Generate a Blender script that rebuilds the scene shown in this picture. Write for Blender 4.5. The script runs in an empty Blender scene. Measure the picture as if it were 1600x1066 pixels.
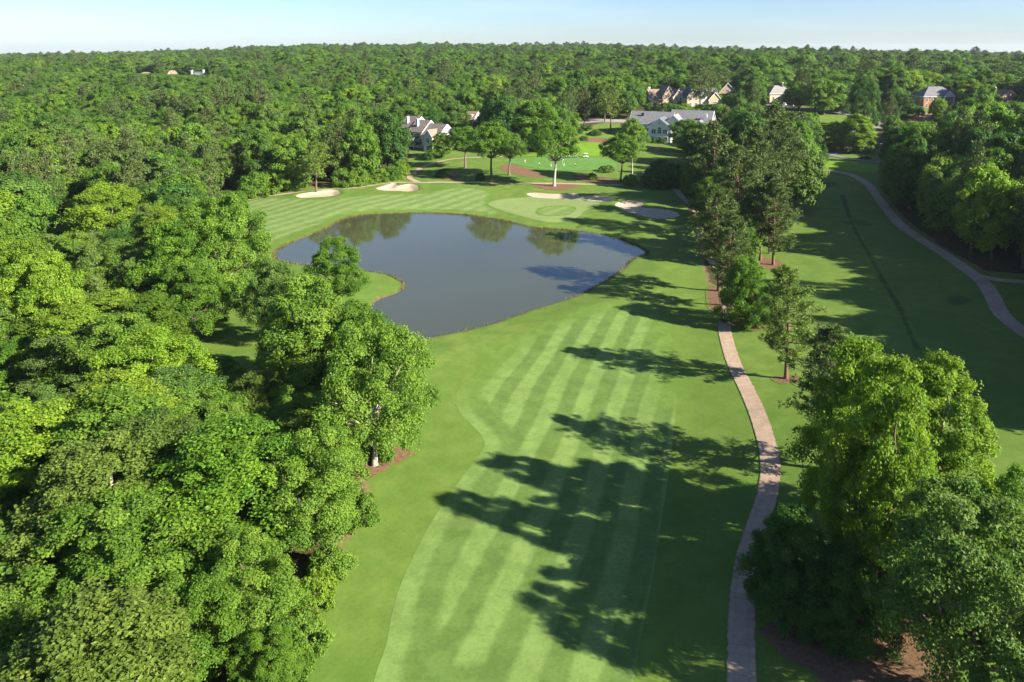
import bpy, bmesh, math, random
import numpy as np
from mathutils import Vector, Matrix
from mathutils.geometry import delaunay_2d_cdt

# ---------------------------------------------------------------- camera, sky, sun, exposure
scene = bpy.context.scene
COL = scene.collection
R = math.radians
CAM_H = 50.0
cam_data = bpy.data.cameras.new("camera")
cam_data.sensor_width = 36.0
cam_data.lens = 25.875            # a shift lens held almost level, so trunks stay upright
cam_data.shift_y = -0.2234
cam_data.clip_start = 1.0
cam_data.clip_end = 20000.0
cam = bpy.data.objects.new("camera", cam_data)
COL.objects.link(cam)
cam.location = (0.0, 0.0, CAM_H)
cam.rotation_euler = (R(90.0 - 5.0), 0.0, 0.0)
scene.camera = cam

SUN_EL = R(29.0)
SUN_AZ = math.atan2(0.90, -0.435)          # clockwise from +Y towards +X: the sun stands to the side and a little behind the viewer
world = bpy.data.worlds.new("World")
scene.world = world
world.use_nodes = True
wn = world.node_tree
wn.nodes.clear()
wo = wn.nodes.new("ShaderNodeOutputWorld")
wb = wn.nodes.new("ShaderNodeBackground")
sky = wn.nodes.new("ShaderNodeTexSky")
sky.sky_type = 'NISHITA'
sky.sun_disc = False
sky.sun_elevation = SUN_EL
sky.sun_rotation = SUN_AZ
sky.altitude = 200.0
sky.air_density = 0.9
sky.dust_density = 0.5
sky.ozone_density = 2.0
wb.inputs["Strength"].default_value = 0.046
wt = wn.nodes.new("ShaderNodeMix"); wt.data_type = 'RGBA'; wt.blend_type = 'MULTIPLY'
wt.inputs[0].default_value = 1.0; wt.inputs[7].default_value = (0.81, 0.93, 1.17, 1.0)      # the clear blue air of that day
wn.links.new(sky.outputs[0], wt.inputs[6])
# a breath of thin high cloud
tcn = wn.nodes.new("ShaderNodeTexCoord"); mpn = wn.nodes.new("ShaderNodeMapping"); mpn.inputs["Scale"].default_value = (2.0, 2.0, 16.0)
nzn = wn.nodes.new("ShaderNodeTexNoise"); nzn.inputs["Scale"].default_value = 1.6; nzn.inputs["Detail"].default_value = 5.0
mrn = wn.nodes.new("ShaderNodeMapRange"); mrn.inputs[1].default_value = 0.48; mrn.inputs[2].default_value = 0.75; mrn.inputs[3].default_value = 0.0; mrn.inputs[4].default_value = 0.16
wn.links.new(tcn.outputs["Generated"], mpn.inputs["Vector"]); wn.links.new(mpn.outputs[0], nzn.inputs["Vector"]); wn.links.new(nzn.outputs[0], mrn.inputs[0])
wc = wn.nodes.new("ShaderNodeMix"); wc.data_type = 'RGBA'; wc.inputs[7].default_value = (6.3, 7.1, 8.0, 1.0)
wn.links.new(mrn.outputs[0], wc.inputs[0]); wn.links.new(wt.outputs[2], wc.inputs[6])
wn.links.new(wc.outputs[2], wb.inputs["Color"])
wn.links.new(wb.outputs[0], wo.inputs["Surface"])

sun_data = bpy.data.lights.new("sun", 'SUN')
sun_data.energy = 5.0
sun_data.angle = R(0.5)
sun_data.color = (1.0, 0.92, 0.78)
sun = bpy.data.objects.new("sun", sun_data)
COL.objects.link(sun)
sun.location = (300, -120, 250)
sdir = Vector((math.sin(SUN_AZ) * math.cos(SUN_EL), math.cos(SUN_AZ) * math.cos(SUN_EL), math.sin(SUN_EL)))
sun.rotation_euler = sdir.to_track_quat('Z', 'Y').to_euler()

scene.view_settings.view_transform = 'Standard'
scene.view_settings.look = 'None'
scene.view_settings.gamma = 1.0
scene.view_settings.use_curve_mapping = False
scene.view_settings.exposure = 1.8
scene.cycles.max_bounces = 6
scene.cycles.diffuse_bounces = 4
scene.cycles.glossy_bounces = 2
scene.cycles.transmission_bounces = 3
scene.cycles.transparent_max_bounces = 4
scene.cycles.volume_bounces = 0
scene.cycles.caustics_reflective = False
scene.cycles.caustics_refractive = False
scene.cycles.use_denoising = True
scene.cycles.denoiser = 'OPENIMAGEDENOISE'
scene.cycles.denoising_input_passes = 'RGB_ALBEDO_NORMAL'

# ---------------------------------------------------------------- plan of the place, in metres
L = {'bare_bank': [(225.61, 413.34), (234.11, 419.02), (239.35, 416.65), (232.74, 403.61), (221.76, 396.42), (217.54, 401.52)],
 'bunker_a': [(-74.53, 250.86), (-71.67, 254.11), (-65.75, 257.32), (-61.8, 256.9), (-59.16, 249.51), (-60.82, 246.36), (-66.0, 245.4), (-71.6, 246.02)],
 'bunker_b': [(-48.34, 258.81), (-46.59, 264.55), (-43.28, 268.66), (-41.34, 263.74), (-37.55, 266.55), (-34.24, 262.69), (-33.25, 254.95), (-36.37, 253.17), (-40.85, 254.71), (-43.81, 254.96)],
 'bunker_c': [(5.1, 251.58), (7.82, 253.57), (15.46, 250.56), (22.06, 250.32), (23.33, 245.01), (28.2, 246.05), (32.18, 243.29), (34.55, 238.84), (30.17, 235.85), (21.22, 240.57), (12.9, 243.82),
              (7.6, 246.18)],
 'bunker_d': [(32.79, 230.77), (36.38, 235.63), (40.45, 235.12), (42.02, 231.14), (40.5, 225.99), (45.45, 223.75), (49.42, 219.39), (49.18, 213.99), (43.05, 211.68), (38.3, 216.68), (34.44, 222.8)],
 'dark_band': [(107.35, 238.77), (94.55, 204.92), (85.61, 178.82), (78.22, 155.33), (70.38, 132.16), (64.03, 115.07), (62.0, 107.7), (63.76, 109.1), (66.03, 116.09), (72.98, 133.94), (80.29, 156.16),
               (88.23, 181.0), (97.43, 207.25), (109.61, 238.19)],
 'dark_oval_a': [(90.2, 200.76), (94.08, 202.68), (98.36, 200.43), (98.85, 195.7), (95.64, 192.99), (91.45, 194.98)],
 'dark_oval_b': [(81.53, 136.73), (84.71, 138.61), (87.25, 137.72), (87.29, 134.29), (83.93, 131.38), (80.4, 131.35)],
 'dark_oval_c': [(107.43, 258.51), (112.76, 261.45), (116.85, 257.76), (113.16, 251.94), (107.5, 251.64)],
 'fairway_far': [(-90.04, 242.93), (-81.64, 250.2), (-64.01, 241.9), (-52.22, 246.77), (-44.13, 250.35), (-30.91, 250.5), (-18.38, 260.8), (-7.85, 254.63), (-7.87, 234.62), (-4.97, 225.11),
                 (0.0, 217.75), (-5.83, 219.83), (-13.83, 223.68), (-23.98, 226.26), (-34.88, 225.69), (-44.58, 224.37), (-50.72, 220.81), (-53.44, 215.92), (-54.5, 208.83), (-57.4, 202.61),
                 (-60.39, 194.74), (-62.1, 186.73), (-62.93, 181.86), (-72.49, 202.16)],
 'fairway_near': [(-9.87, 52.06), (-10.59, 58.34), (-10.6, 63.61), (-9.64, 69.79), (-7.76, 77.03), (-5.34, 83.72), (-3.75, 87.76), (-3.52, 90.17), (-4.64, 93.02), (-6.83, 96.71), (-7.98, 100.32),
                  (-7.91, 104.28), (-6.37, 108.68), (-4.13, 114.73), (-1.09, 121.23), (3.44, 127.87), (8.32, 132.76), (13.44, 136.71), (18.81, 140.42), (23.51, 142.3), (26.67, 138.84),
                  (28.01, 130.34), (26.89, 117.36), (23.76, 102.35), (20.24, 89.07), (16.38, 75.72), (13.35, 65.67), (11.21, 59.09), (9.59, 53.93), (9.03, 52.0)],
 'green': [(-7.6, 232.66), (-5.08, 240.17), (3.25, 245.98), (15.1, 244.58), (24.25, 238.99), (28.33, 232.57), (22.87, 225.16), (20.1, 216.63), (14.77, 208.82), (9.27, 209.59), (2.87, 216.74),
           (-2.97, 224.16)],
 'green_knoll': [(7.08, 222.52), (8.69, 228.91), (12.31, 232.37), (17.5, 233.29), (20.23, 229.16), (18.86, 222.36), (15.36, 217.22), (10.49, 215.89), (7.89, 217.68)],
 'lawn_brick': [(177.96, 448.4), (198.52, 455.3), (222.31, 439.46), (255.94, 458.68), (269.02, 440.64), (253.53, 414.86), (223.89, 413.5), (199.59, 386.82), (166.59, 348.95), (149.03, 347.13),
                (158.62, 392.59)],
 'lawn_club': [(0.0, 328.34), (14.89, 339.59), (29.88, 358.93), (43.01, 363.65), (44.54, 350.36), (41.53, 333.31), (23.1, 329.12)],
 'lawn_left': [(-48.37, 105.06), (-57.36, 122.39), (-65.14, 145.9), (-68.28, 166.89), (-62.58, 176.18), (-54.34, 165.13), (-35.43, 106.16)],
 'lawn_patch': [(-132.9, 212.14), (-134.5, 221.1), (-129.74, 219.63), (-123.36, 205.48), (-124.65, 201.01)],
 'lawn_right': [(120.26, 295.71), (131.72, 300.02), (145.65, 290.93), (137.06, 274.46), (126.87, 283.03), (118.25, 287.52)],
 'lawn_strip': [(47.72, 153.06), (58.53, 173.46), (72.32, 201.86), (92.39, 246.68), (114.75, 296.9), (128.7, 302.24), (104.85, 245.33), (83.39, 204.12), (69.56, 176.15), (58.77, 154.21)],
 'mulch_bank': [(-5.48, 297.03), (-2.68, 305.51), (1.6, 304.23), (8.94, 290.61), (14.14, 282.1), (7.84, 278.37), (0.5, 285.55)],
 'mulch_club': [(36.33, 370.41), (42.57, 379.83), (48.8, 376.58), (53.21, 365.95), (62.85, 358.6), (75.07, 356.87), (67.4, 349.42), (57.48, 354.5), (45.78, 360.35), (38.22, 363.53)],
 'mulch_cluster': [(20.47, 58.22), (23.43, 60.12), (27.96, 61.62), (32.8, 61.06), (35.72, 58.3), (35.65, 54.64), (31.54, 49.4), (24.99, 50.21), (23.23, 52.81), (21.41, 55.3)],
 'mulch_edge': [(-18.34, 83.8), (-18.14, 88.68), (-16.28, 89.57), (-12.9, 88.67), (-11.71, 86.94), (-13.92, 84.89), (-15.17, 83.18), (-16.77, 81.63)],
 'mulch_garden': [(-30.85, 282.91), (-27.95, 288.97), (-22.37, 289.09), (-19.38, 282.41), (-23.01, 275.29), (-27.92, 275.95)],
 'mulch_leafy': [(40.3, 149.15), (42.31, 152.17), (43.64, 150.19), (43.43, 144.44), (42.33, 138.54), (42.02, 134.26), (46.15, 130.57), (45.93, 127.28), (43.63, 124.83), (40.65, 126.02),
                 (39.66, 129.51), (38.82, 133.11), (37.73, 137.98)],
 'mulch_lone': [(7.49, 265.77), (16.18, 270.28), (25.37, 266.76), (22.88, 259.8), (15.82, 256.55), (10.32, 260.38)],
 'mulch_pine': [(38.19, 105.11), (39.72, 106.22), (41.95, 105.82), (42.77, 104.04), (41.32, 102.71), (39.17, 102.9)],
 'mulch_slope': [(22.71, 280.56), (27.7, 286.31), (33.55, 282.54), (41.56, 274.54), (43.87, 269.4), (33.4, 271.02), (25.23, 273.04)],
 'mulch_twin': [(56.75, 168.04), (59.91, 172.07), (62.43, 169.33), (62.75, 164.9), (59.87, 161.0), (57.06, 162.41)],
 'open': [(-18.04, 51.16), (-18.1, 56.18), (-17.62, 58.21), (-17.77, 62.64), (-18.39, 66.4), (-16.9, 70.66), (-15.87, 75.94), (-16.23, 80.02), (-17.96, 83.81), (-22.56, 88.6), (-28.81, 96.39),
          (-35.74, 104.2), (-43.21, 108.95), (-48.72, 113.98), (-50.88, 124.64), (-50.79, 136.86), (-53.46, 151.81), (-63.39, 176.25), (-83.58, 219.89), (-96.7, 243.51), (-79.11, 264.17),
          (-48.07, 273.09), (-41.28, 293.5), (-48.44, 345.25), (-44.73, 352.01), (-31.35, 357.85), (-9.17, 348.6), (0.0, 339.31), (15.15, 345.59), (29.36, 372.57), (44.48, 407.05), (59.47, 412.46),
          (60.47, 394.98), (82.81, 363.51), (100.19, 368.94), (85.37, 308.61), (60.12, 262.6), (55.62, 240.73), (53.11, 213.04), (46.07, 177.74), (41.85, 154.02), (40.65, 140.01), (58.89, 159.49),
          (68.4, 179.34), (79.07, 200.87), (96.49, 233.78), (123.48, 299.16), (139.67, 335.34), (147.65, 347.46), (173.3, 343.98), (142.54, 283.62), (123.69, 242.9), (107.94, 200.84),
          (100.95, 166.77), (98.82, 150.08), (108.79, 145.47), (83.83, 111.17), (71.99, 90.41), (63.01, 68.75), (51.66, 45.67)],
 'pond': [(-58.6, 177.43), (-59.01, 183.24), (-57.29, 190.07), (-54.39, 198.12), (-51.98, 206.1), (-51.07, 212.32), (-48.96, 217.22), (-43.06, 221.49), (-34.51, 223.24), (-23.67, 223.24),
          (-13.65, 220.62), (-5.74, 216.39), (0.0, 211.52), (5.45, 205.35), (14.33, 202.4), (21.2, 199.53), (27.51, 194.01), (30.97, 188.79), (33.0, 183.24), (33.61, 178.56), (29.3, 173.57),
          (25.81, 165.83), (21.91, 158.74), (17.69, 152.63), (14.27, 148.14), (10.31, 144.28), (5.0, 139.9), (0.0, 135.1), (-4.69, 130.92), (-9.19, 128.17), (-12.47, 126.4), (-16.22, 124.67),
          (-20.01, 127.57), (-24.43, 133.14), (-27.24, 138.49), (-27.74, 143.16), (-27.0, 145.42), (-25.57, 146.96), (-23.77, 149.75), (-23.04, 153.9), (-25.37, 158.29), (-28.83, 161.97),
          (-34.36, 164.36), (-41.54, 166.82), (-47.89, 168.34), (-53.01, 170.39), (-56.75, 173.57)],
 'putting': [(-3.88, 315.95), (8.53, 324.09), (28.81, 328.36), (40.63, 325.99), (44.32, 311.48), (40.58, 297.9), (25.85, 294.09), (15.52, 294.39), (3.99, 302.94)]}
P_ = {'branch_path': [(95.42, 148.48), (97.81, 144.49), (103.55, 141.74)],
 'cart_path': [(17.16, 50.73), (18.17, 54.13), (19.11, 57.32), (20.58, 61.68), (22.59, 66.74), (25.04, 71.54), (27.93, 76.9), (30.08, 81.64), (31.63, 86.98), (32.91, 93.88), (33.92, 102.12),
               (34.61, 109.84), (36.1, 118.98), (38.09, 128.1), (40.63, 135.25), (43.92, 144.33), (46.43, 158.05), (47.76, 174.6), (50.77, 192.95), (54.32, 208.95), (56.59, 225.68), (56.98, 242.91),
               (57.3, 256.09), (53.13, 262.3), (44.25, 264.46), (32.77, 265.83), (16.52, 268.03), (0.0, 269.54), (-14.27, 270.23), (-26.09, 269.5), (-34.27, 268.46), (-41.52, 269.52),
               (-49.43, 267.33), (-59.67, 260.53), (-73.51, 256.66), (-83.01, 254.49), (-89.34, 250.11), (-94.49, 243.36)],
 'club_drive': [(28.8, 411.84), (37.93, 413.28), (47.01, 413.82), (59.47, 412.46), (71.99, 411.88)],
 'driveway': [(121.59, 299.67), (137.2, 319.14), (142.54, 306.38), (148.84, 296.32), (156.73, 287.78)],
 'parking': [(137.2, 319.14), (150.78, 335.91), (157.91, 338.64), (170.65, 335.65), (180.67, 332.4)],
 'side_path': [(-34.27, 268.46), (-39.27, 279.01), (-38.7, 293.5), (-36.64, 306.7), (-28.17, 320.92), (-11.45, 326.08), (0.0, 330.11)],
 'upper_road': [(161.45, 468.71), (166.15, 442.89), (177.76, 433.42), (188.93, 424.39), (197.8, 415.61), (203.66, 407.57), (205.42, 401.85), (197.18, 392.23), (181.85, 376.59), (168.66, 363.56)],
 'woods_path': [(116.23, 290.72), (122.31, 284.0), (126.83, 274.73), (124.91, 258.03), (119.72, 240.02), (110.74, 214.76), (104.86, 197.64), (101.4, 181.1), (98.94, 165.85), (96.3, 152.93),
                (94.42, 144.41), (91.35, 136.5), (86.59, 126.39), (84.02, 117.17), (81.9, 105.91)]}
HAND_TREES = [('spread', -16.6, 84.9, 17.7, 6.7, 'light', 'p', 'broad edge tree with pale forked limbs leaning over the striped fairway'),
 ('upright', -28.2, 97.3, 19.8, 6.5, 'light', 'g', 'tall full green tree behind the pale-limbed edge tree'),
 ('round', -20.0, 71.0, 11.7, 5.2, 'light', 'g', 'full light tree crowding the fairway below the pale-limbed edge tree'),
 ('round', -21.3, 98.3, 15.5, 6.2, 'mid', 'g', "rounded tree whose crown overlaps the pond's lower shore"),
 ('round', -33.5, 106.0, 11.3, 4.8, 'mid', 'g', 'mid green tree beside the small lawn left of the pond'),
 ('round', -34.4, 140.1, 13.6, 5.5, 'mid', 'g', 'round tree standing alone on the grass spit in the pond'),
 ('round', -40.7, 121.8, 14.9, 4.3, 'grey', 'g', 'grey-green tree between the tall light tree and the grass spit'),
 ('round', 32.3, 63.3, 16.7, 4.3, 'bright', 'g', 'shorter rounded bright tree added between the tall bright green trees to merge their shadows'),  # added tree, mostly hidden in the cluster, closing the gap in its cast shadow
 ('round', -23.1, 59.7, 8.4, 4.6, 'light', 'g', "light tree leaning over the lowest stretch of the wood's edge"),
 ('round', -26.0, 55.2, 8.5, 4.7, 'mid', 'g', 'mid green tree in the lowest row of the wood'),
 ('round', -19.0, 53.1, 5.1, 2.5, 'mid', 'g', 'small tree at the lowest corner of the wood above the kerb'),
 ('round', -54.9, 122.3, 15.1, 6.0, 'mid', 'g', 'mid green tree crowding the foot of the tall light green tree'),
 ('dense', -60.9, 142.5, 7.6, 4.6, 'mid', 'd', 'low leafy tree under the tall light green tree'), ('round', -56.0, 137.7, 23.7, 7.8, 'light', 'g', "tall light green tree at the pond's narrow end"),
 ('upright', 33.4, 68.5, 21.2, 4.3, 'bright', 'p', 'bright green upright tree standing directly against the dense dark pine'),
 ('upright', 41.4, 68.8, 18.5, 4.6, 'bright', 'p', "bright green tree with pale trunk on the shaded fairway's side of the bright group"),
 ('pine', 36.9, 80.9, 16.9, 5.3, 'pine', 'n', 'dense dark pine rising behind the two bright green trees'),
 ('dense', 24.0, 59.3, 10.0, 3.6, 'dark', 'd', 'low dark evergreen tree beside the cart path'),
 ('round', 33.3, 49.2, 16.3, 5.9, 'grey', 'g', 'large grey-green tree at the near end of the pine straw bed'),
 ('upright', 31.8, 59.5, 23.1, 3.8, 'bright', 'g', 'tall bright tree standing nearest the pine straw bed in the bright green group'),
 ('pine', 54.8, 175.2, 26.7, 7.4, 'pine', 'n', 'full dark pine in the tree strip behind the bare-trunked pair'),
 ('pine', 63.5, 188.5, 28.9, 7.6, 'pine', 'n', 'tall full pine in the middle of the tree strip'),
 ('pine', 75.6, 205.5, 28.7, 7.9, 'pine', 'n', "full pine on the shaded fairway's side of the tree strip"),
 ('round', 84.6, 216.3, 22.3, 7.2, 'grey', 'g', "grey-green tree at the shaded fairway's edge of the tree strip"),
 ('round', 60.2, 207.7, 15.4, 6.6, 'mid', 'g', "mid green tree between the shaded bunker and the tree strip's pines"),
 ('pine', 62.8, 227.9, 26.7, 8.0, 'pine', 'n', 'dark pine beside the path behind the shaded bunker'),
 ('round', 78.4, 247.3, 28.4, 8.7, 'dark', 'g', 'dark tall tree deep in the tree strip below the clubhouse'),
 ('pine', 89.0, 249.4, 30.8, 8.7, 'pine', 'n', 'tallest pine in the far half of the tree strip'), ('round', 104.4, 270.9, 22.0, 7.6, 'mid', 'g', 'mid green tree at the far end of the tree strip'),
 ('round', -49.7, 291.2, 24.2, 8.2, 'dark', 'g', 'tall dark tree at the end of the wood behind the notched bunker'),
 ('round', -58.3, 275.9, 24.1, 7.7, 'mid', 'g', 'tall mid green tree behind the two pale bunkers'), ('pine', -64.7, 272.3, 24.1, 5.7, 'pine', 'n', 'tall pine just right of the olive pine'),
 ('round', -80.4, 264.5, 18.8, 7.9, 'light', 'g', 'light round tree behind the start of the far path'),
 ('dense', 27.2, 56.3, 8.3, 3.2, 'dark', 'd', 'dark shaded tree between the low evergreen and the large grey-green tree'),
 ('round', 41.5, 55.7, 13.4, 4.1, 'mid', 'g', 'mid green tree behind the large grey-green tree'),
 ('dense', 42.1, 128.7, 12.5, 4.8, 'mid', 'd', 'dense round leafy tree beside the bend of the cart path'),
 ('pine', 40.4, 104.7, 17.1, 4.7, 'olive', 'n', 'single slender pine on its own ring of pine straw'), ('pine', 42.5, 147.5, 22.2, 6.0, 'pine', 'n', 'tall pine at the pond end of the cart path'),
 ('pine', 41.7, 138.7, 18.6, 4.9, 'pine', 'n', 'pine beside the round leafy tree'), ('pine', 58.4, 169.5, 18.6, 5.4, 'pine', 'n', 'thin leaning pine, first of the bare-trunked pair'),
 ('pine', 60.0, 165.4, 19.9, 5.6, 'pine', 'n', 'thin pine, second of the bare-trunked pair'), ('tallstem', 15.3, 263.8, 24.0, 8.3, 'mid', 'p', 'lone tree with tall pale trunk on a pine straw bed'),
 ('tallstem', -7.8, 276.4, 22.2, 8.2, 'mid', 'g', 'oak with two dark stems below the row houses'), ('tallstem', -1.2, 283.5, 17.3, 6.5, 'grey', 'g', 'lighter oak beside the two-stemmed oak'),
 ('pine', -68.9, 255.6, 17.9, 6.1, 'olive', 'n', 'single olive pine behind the long pale bunker'), ('tallstem', 40.7, 272.1, 18.3, 6.4, 'mid', 'g', 'small dark-leaved tree in front of the clubhouse'),
 ('tallstem', 45.5, 275.3, 23.4, 5.3, 'light', 'p', 'light green tree with white trunk in front of the clubhouse'),
 ('pine', 52.2, 411.8, 22.7, 6.5, 'olive', 'n', 'taller pine of the pair standing at the club drive'),
 ('pine', 53.3, 395.4, 24.9, 6.9, 'olive', 'n', 'slimmer pine of the pair standing at the club drive'), ('pine', 112.8, 439.8, 27.6, 8.4, 'pine', 'n', 'tall dark pine in front of the cream house'),
 ('pine', 121.4, 449.0, 24.2, 7.8, 'pine', 'n', 'bare-stemmed pine beside the cream house'), ('pine', 143.8, 510.9, 20.5, 8.0, 'pine', 'n', 'pine with pale stem right of the cream house'),
 ('round', 11.9, 338.2, 24.1, 10.0, 'mid', 'g', 'big full tree behind the lone pale-trunked tree'), ('round', -4.5, 342.6, 25.9, 9.0, 'dark', 'g', "dark tree towering behind the row houses' oak"),
 ('tallstem', -19.3, 300.8, 17.5, 7.4, 'mid', 'g', 'tree hiding the end of the row houses'), ('round', 179.3, 421.8, 21.4, 9.9, 'light', 'd', 'round light green tree beside the grey street'),
 ('dense', 186.4, 387.5, 27.8, 8.1, 'dark', 'd', 'dark cone-shaped evergreen beside the grey street'),
 ('dense', 192.3, 425.4, 18.2, 8.2, 'dark', 'd', 'dark evergreen behind the round light green street tree'),
 ('upright', 154.5, 327.4, 17.9, 7.7, 'bright', 'd', 'bright layered tree on the island by the parking lane'),
 ('dense', 147.8, 335.2, 13.6, 7.6, 'bright', 'd', 'low rounded bright tree at the end of the shaded fairway'),
 ('round', 170.2, 435.2, 16.7, 6.8, 'mid', 'd', 'dark tree beside the parked white cars'), ('pine', 199.6, 386.8, 16.9, 5.4, 'pine', 'n', 'dark pine left of the brick house'),
 ('upright', 217.0, 410.7, 14.0, 6.8, 'dark', 'd', 'dark leafy tree beside the brick house wall'), ('round', 233.0, 400.4, 13.3, 4.5, 'bright', 'd', 'yellow-green tree in front of the brick house'),
 ('upright', 267.1, 429.9, 18.0, 7.5, 'bright', 'd', 'bright yellow-green tree beside the brick house'), ('pine', 229.2, 348.1, 19.8, 10.9, 'pine', 'n', 'broad dark pine below the brick house'),
 ('pine', 205.2, 334.6, 19.1, 9.9, 'pine', 'n', 'layered dark pine in front of the brick house'), ('round', 81.1, 342.5, 16.3, 6.6, 'mid', 'd', "round tree against the clubhouse's right gable"),
 ('round', 80.6, 308.9, 17.5, 8.7, 'mid', 'g', 'spreading tree at the clubhouse end of the pine strip'),
 ('round', -44.9, 353.3, 6.2, 4.9, 'dark', 'd', 'dark purple-brown shrub tree against the row houses'), ('upright', -31.7, 328.4, 11.6, 4.6, 'mid', 'd', 'tree at the near corner of the row houses'),
 ('round', -93.9, 167.0, 20.3, 9.2, 'bright', 'g', 'bright yellow-green tree standing out of the wood behind the pond')]
SHRUBS = [(-17.2, 57.5, 2.9, 1.8, 'light', 'light green bush at the edge of the near wood', "shrubs along the wood's edge"),
 (-17.7, 54.4, 3.3, 1.8, 'mid', 'mid green bush at the lowest corner of the wood', "shrubs along the wood's edge"),
 (-17.6, 62.3, 3.4, 1.8, 'bright', "bright bush at the wood's edge beside the striped fairway", "shrubs along the wood's edge"),
 (-17.5, 66.4, 2.9, 1.8, 'light', "light bush in the notch of the wood's edge", "shrubs along the wood's edge"),
 (-16.4, 74.3, 3.2, 1.9, 'mid', 'bush below the pale-limbed edge tree', "shrubs along the wood's edge"),
 (-15.8, 86.5, 2.1, 1.4, 'mid', 'small bush at the foot of the pale-limbed tree', "shrubs along the wood's edge"),
 (-50.6, 273.5, 5.4, 4.3, 'light', 'light bush behind the notched bunker', "shrubs along the wood's edge"),
 (-56.4, 266.8, 6.6, 4.2, 'light', 'light bush behind the two pale bunkers', "shrubs along the wood's edge"),
 (-45.9, 277.5, 5.4, 3.9, 'mid', 'bush at the end of the wood by the side path', "shrubs along the wood's edge"),
 (-43.1, 284.8, 5.6, 3.5, 'bright', 'bright bush beside the side path', "shrubs along the wood's edge"),
 (-61.7, 264.4, 7.1, 4.2, 'mid', 'mid green bush by the olive pine', "shrubs along the wood's edge"),
 (-78.6, 264.1, 6.6, 4.2, 'mid', 'dark bush by the long pale bunker', "shrubs along the wood's edge"),
 (-84.7, 259.8, 8.8, 5.9, 'light', 'large light bush at the start of the far path', "shrubs along the wood's edge"),
 (-89.8, 253.2, 9.0, 5.8, 'mid', 'large round bush by the far path', "shrubs along the wood's edge"), (-26.4, 280.3, 3.5, 3.0, 'dark', 'dark clipped bush on the straw below the row houses', None),
 (-37.5, 323.4, 3.4, 2.8, 'dark', 'low dark bush in the shade of the row houses', None), (-12.2, 276.4, 2.7, 1.9, 'dark', 'small dark bush under the two-stemmed oak', None),
 (30.4, 276.1, 2.7, 1.9, 'olive', 'small bush with tan twigs below the putting green', None), (38.1, 292.5, 2.6, 3.1, 'grey', 'grey-green bush at the end of the putting green', None),
 (34.2, 390.9, 3.1, 3.4, 'dark', 'round clipped bush above the putting green', None), (40.1, 398.4, 2.5, 3.5, 'mid', 'clipped bush by the club drive', None),
 (44.0, 387.1, 2.7, 3.7, 'dark', 'low round bush on the clubhouse straw bed', None), (36.3, 370.4, 2.3, 2.6, 'grey', 'small grey bush by the clubhouse straw bed', None),
 (30.4, 395.4, 4.5, 4.8, 'mid', 'layered green bush beside the club drive', None), (71.3, 366.8, 2.9, 2.2, 'dark', 'bush under the arched clubhouse window', None),
 (74.9, 365.2, 2.9, 1.9, 'dark', 'darker bush at the corner of the clubhouse gable', None), (99.8, 454.1, 3.2, 2.4, 'dark', 'round clipped bush, first of three before the tan house', None),
 (103.6, 453.2, 3.2, 2.4, 'dark', 'round clipped bush, second of three before the tan house', None), (108.4, 451.7, 3.9, 2.8, 'dark', 'round clipped bush, third of three before the tan house', None),
 (43.1, 264.5, 4.2, 2.8, 'mid', 'slim bush at the foot of the white-trunked tree', None), (128.2, 305.5, 7.0, 4.3, 'dark', 'dark purple-brown shrub at the corner of the drive', None),
 (54.5, 263.3, 9.4, 7.9, 'dark', 'very dark bushy mass at the tip of the pine strip', None), (223.3, 419.2, 2.9, 4.4, 'grey', 'greyish shrub on the bare tan bank', None)]
VISTAS = [(-70.0, 268.5, -0.6, 32.8), (-60.7, 209.3, -0.7, 9.0), (-19.2, 273.1, 0.2, 19.2), (66.5, 219.7, 0.7, 4.2), (126.8, 279.3, 2.8, 12.2), (145.5, 317.5, 3.4, 14.1), (224.7, 401.1, 9.8, 7.1),
 (-45.4, 116.1, -0.4, 3.8), (-125.3, 205.6, -2.1, 3.8), (182.7, 425.4, 12.6, 31.2), (19.3, 273.6, 0.1, 19.3), (74.1, 338.1, 1.2, 14.8), (-43.0, 353.1, 4.7, 12.1), (-24.9, 394.8, 10.5, 5.5),
 (77.9, 368.8, 8.2, 22.3), (99.4, 470.9, 15.2, 10.7), (118.8, 463.4, 15.0, 9.7), (251.7, 434.6, 15.6, 12.9), (176.8, 480.0, 24.6, 7.3), (-355.9, 831.2, 19.7, 12.6), (-476.6, 952.2, 17.0, 9.9),
 (-405.8, 876.0, 18.9, 3.8), (152.8, 517.3, 18.1, 5.0), (296.7, 437.8, 17.7, 3.4), (-1267.2, 1826.2, 10.4, 0.8)]
SUNNY = [(252.8, 432.5, 16.6, 14.0), (96.0, 454.9, 16.0, 12.0), (114.6, 450.0, 16.4, 12.0), (-41.4, 356.5, 5.6, 14.0), (96.3, 380.8, 5.7, 12.0), (-25.0, 396.6, 8.1, 8.0), (176.6, 484.1, 16.5, 9.0),
 (35.0, 306.4, 0.9, 9.0), (8.0, 305.1, 1.1, 9.0), (35.7, 338.7, 1.1, 8.0), (15.3, 248.6, -0.4, 8.0), (127.9, 285.5, 2.8, 7.0), (229.9, 411.4, 11.3, 8.0), (177.2, 375.0, 7.5, 10.0),
 (151.8, 314.6, 3.2, 6.0)]
KERB = [(-19.05, 54.11), (-18.83, 54.67), (-18.47, 55.17), (-18.03, 55.43), (-18.01, 56.23)]
HOUSE_SPOTS = [(80.3, 378.8, 30), (-43.4, 360.5, 18), (-23.0, 402.6, 10), (98.0, 462.9, 16), (116.6, 458.0, 15), (252.8, 440.5, 18), (176.6, 486.1, 16), (-341.3, 801.1, 17), (-409.1, 828.0, 12),
 (-382.9, 834.5, 10), (147.4, 508.5, 14), (292.9, 438.2, 10)]
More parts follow.
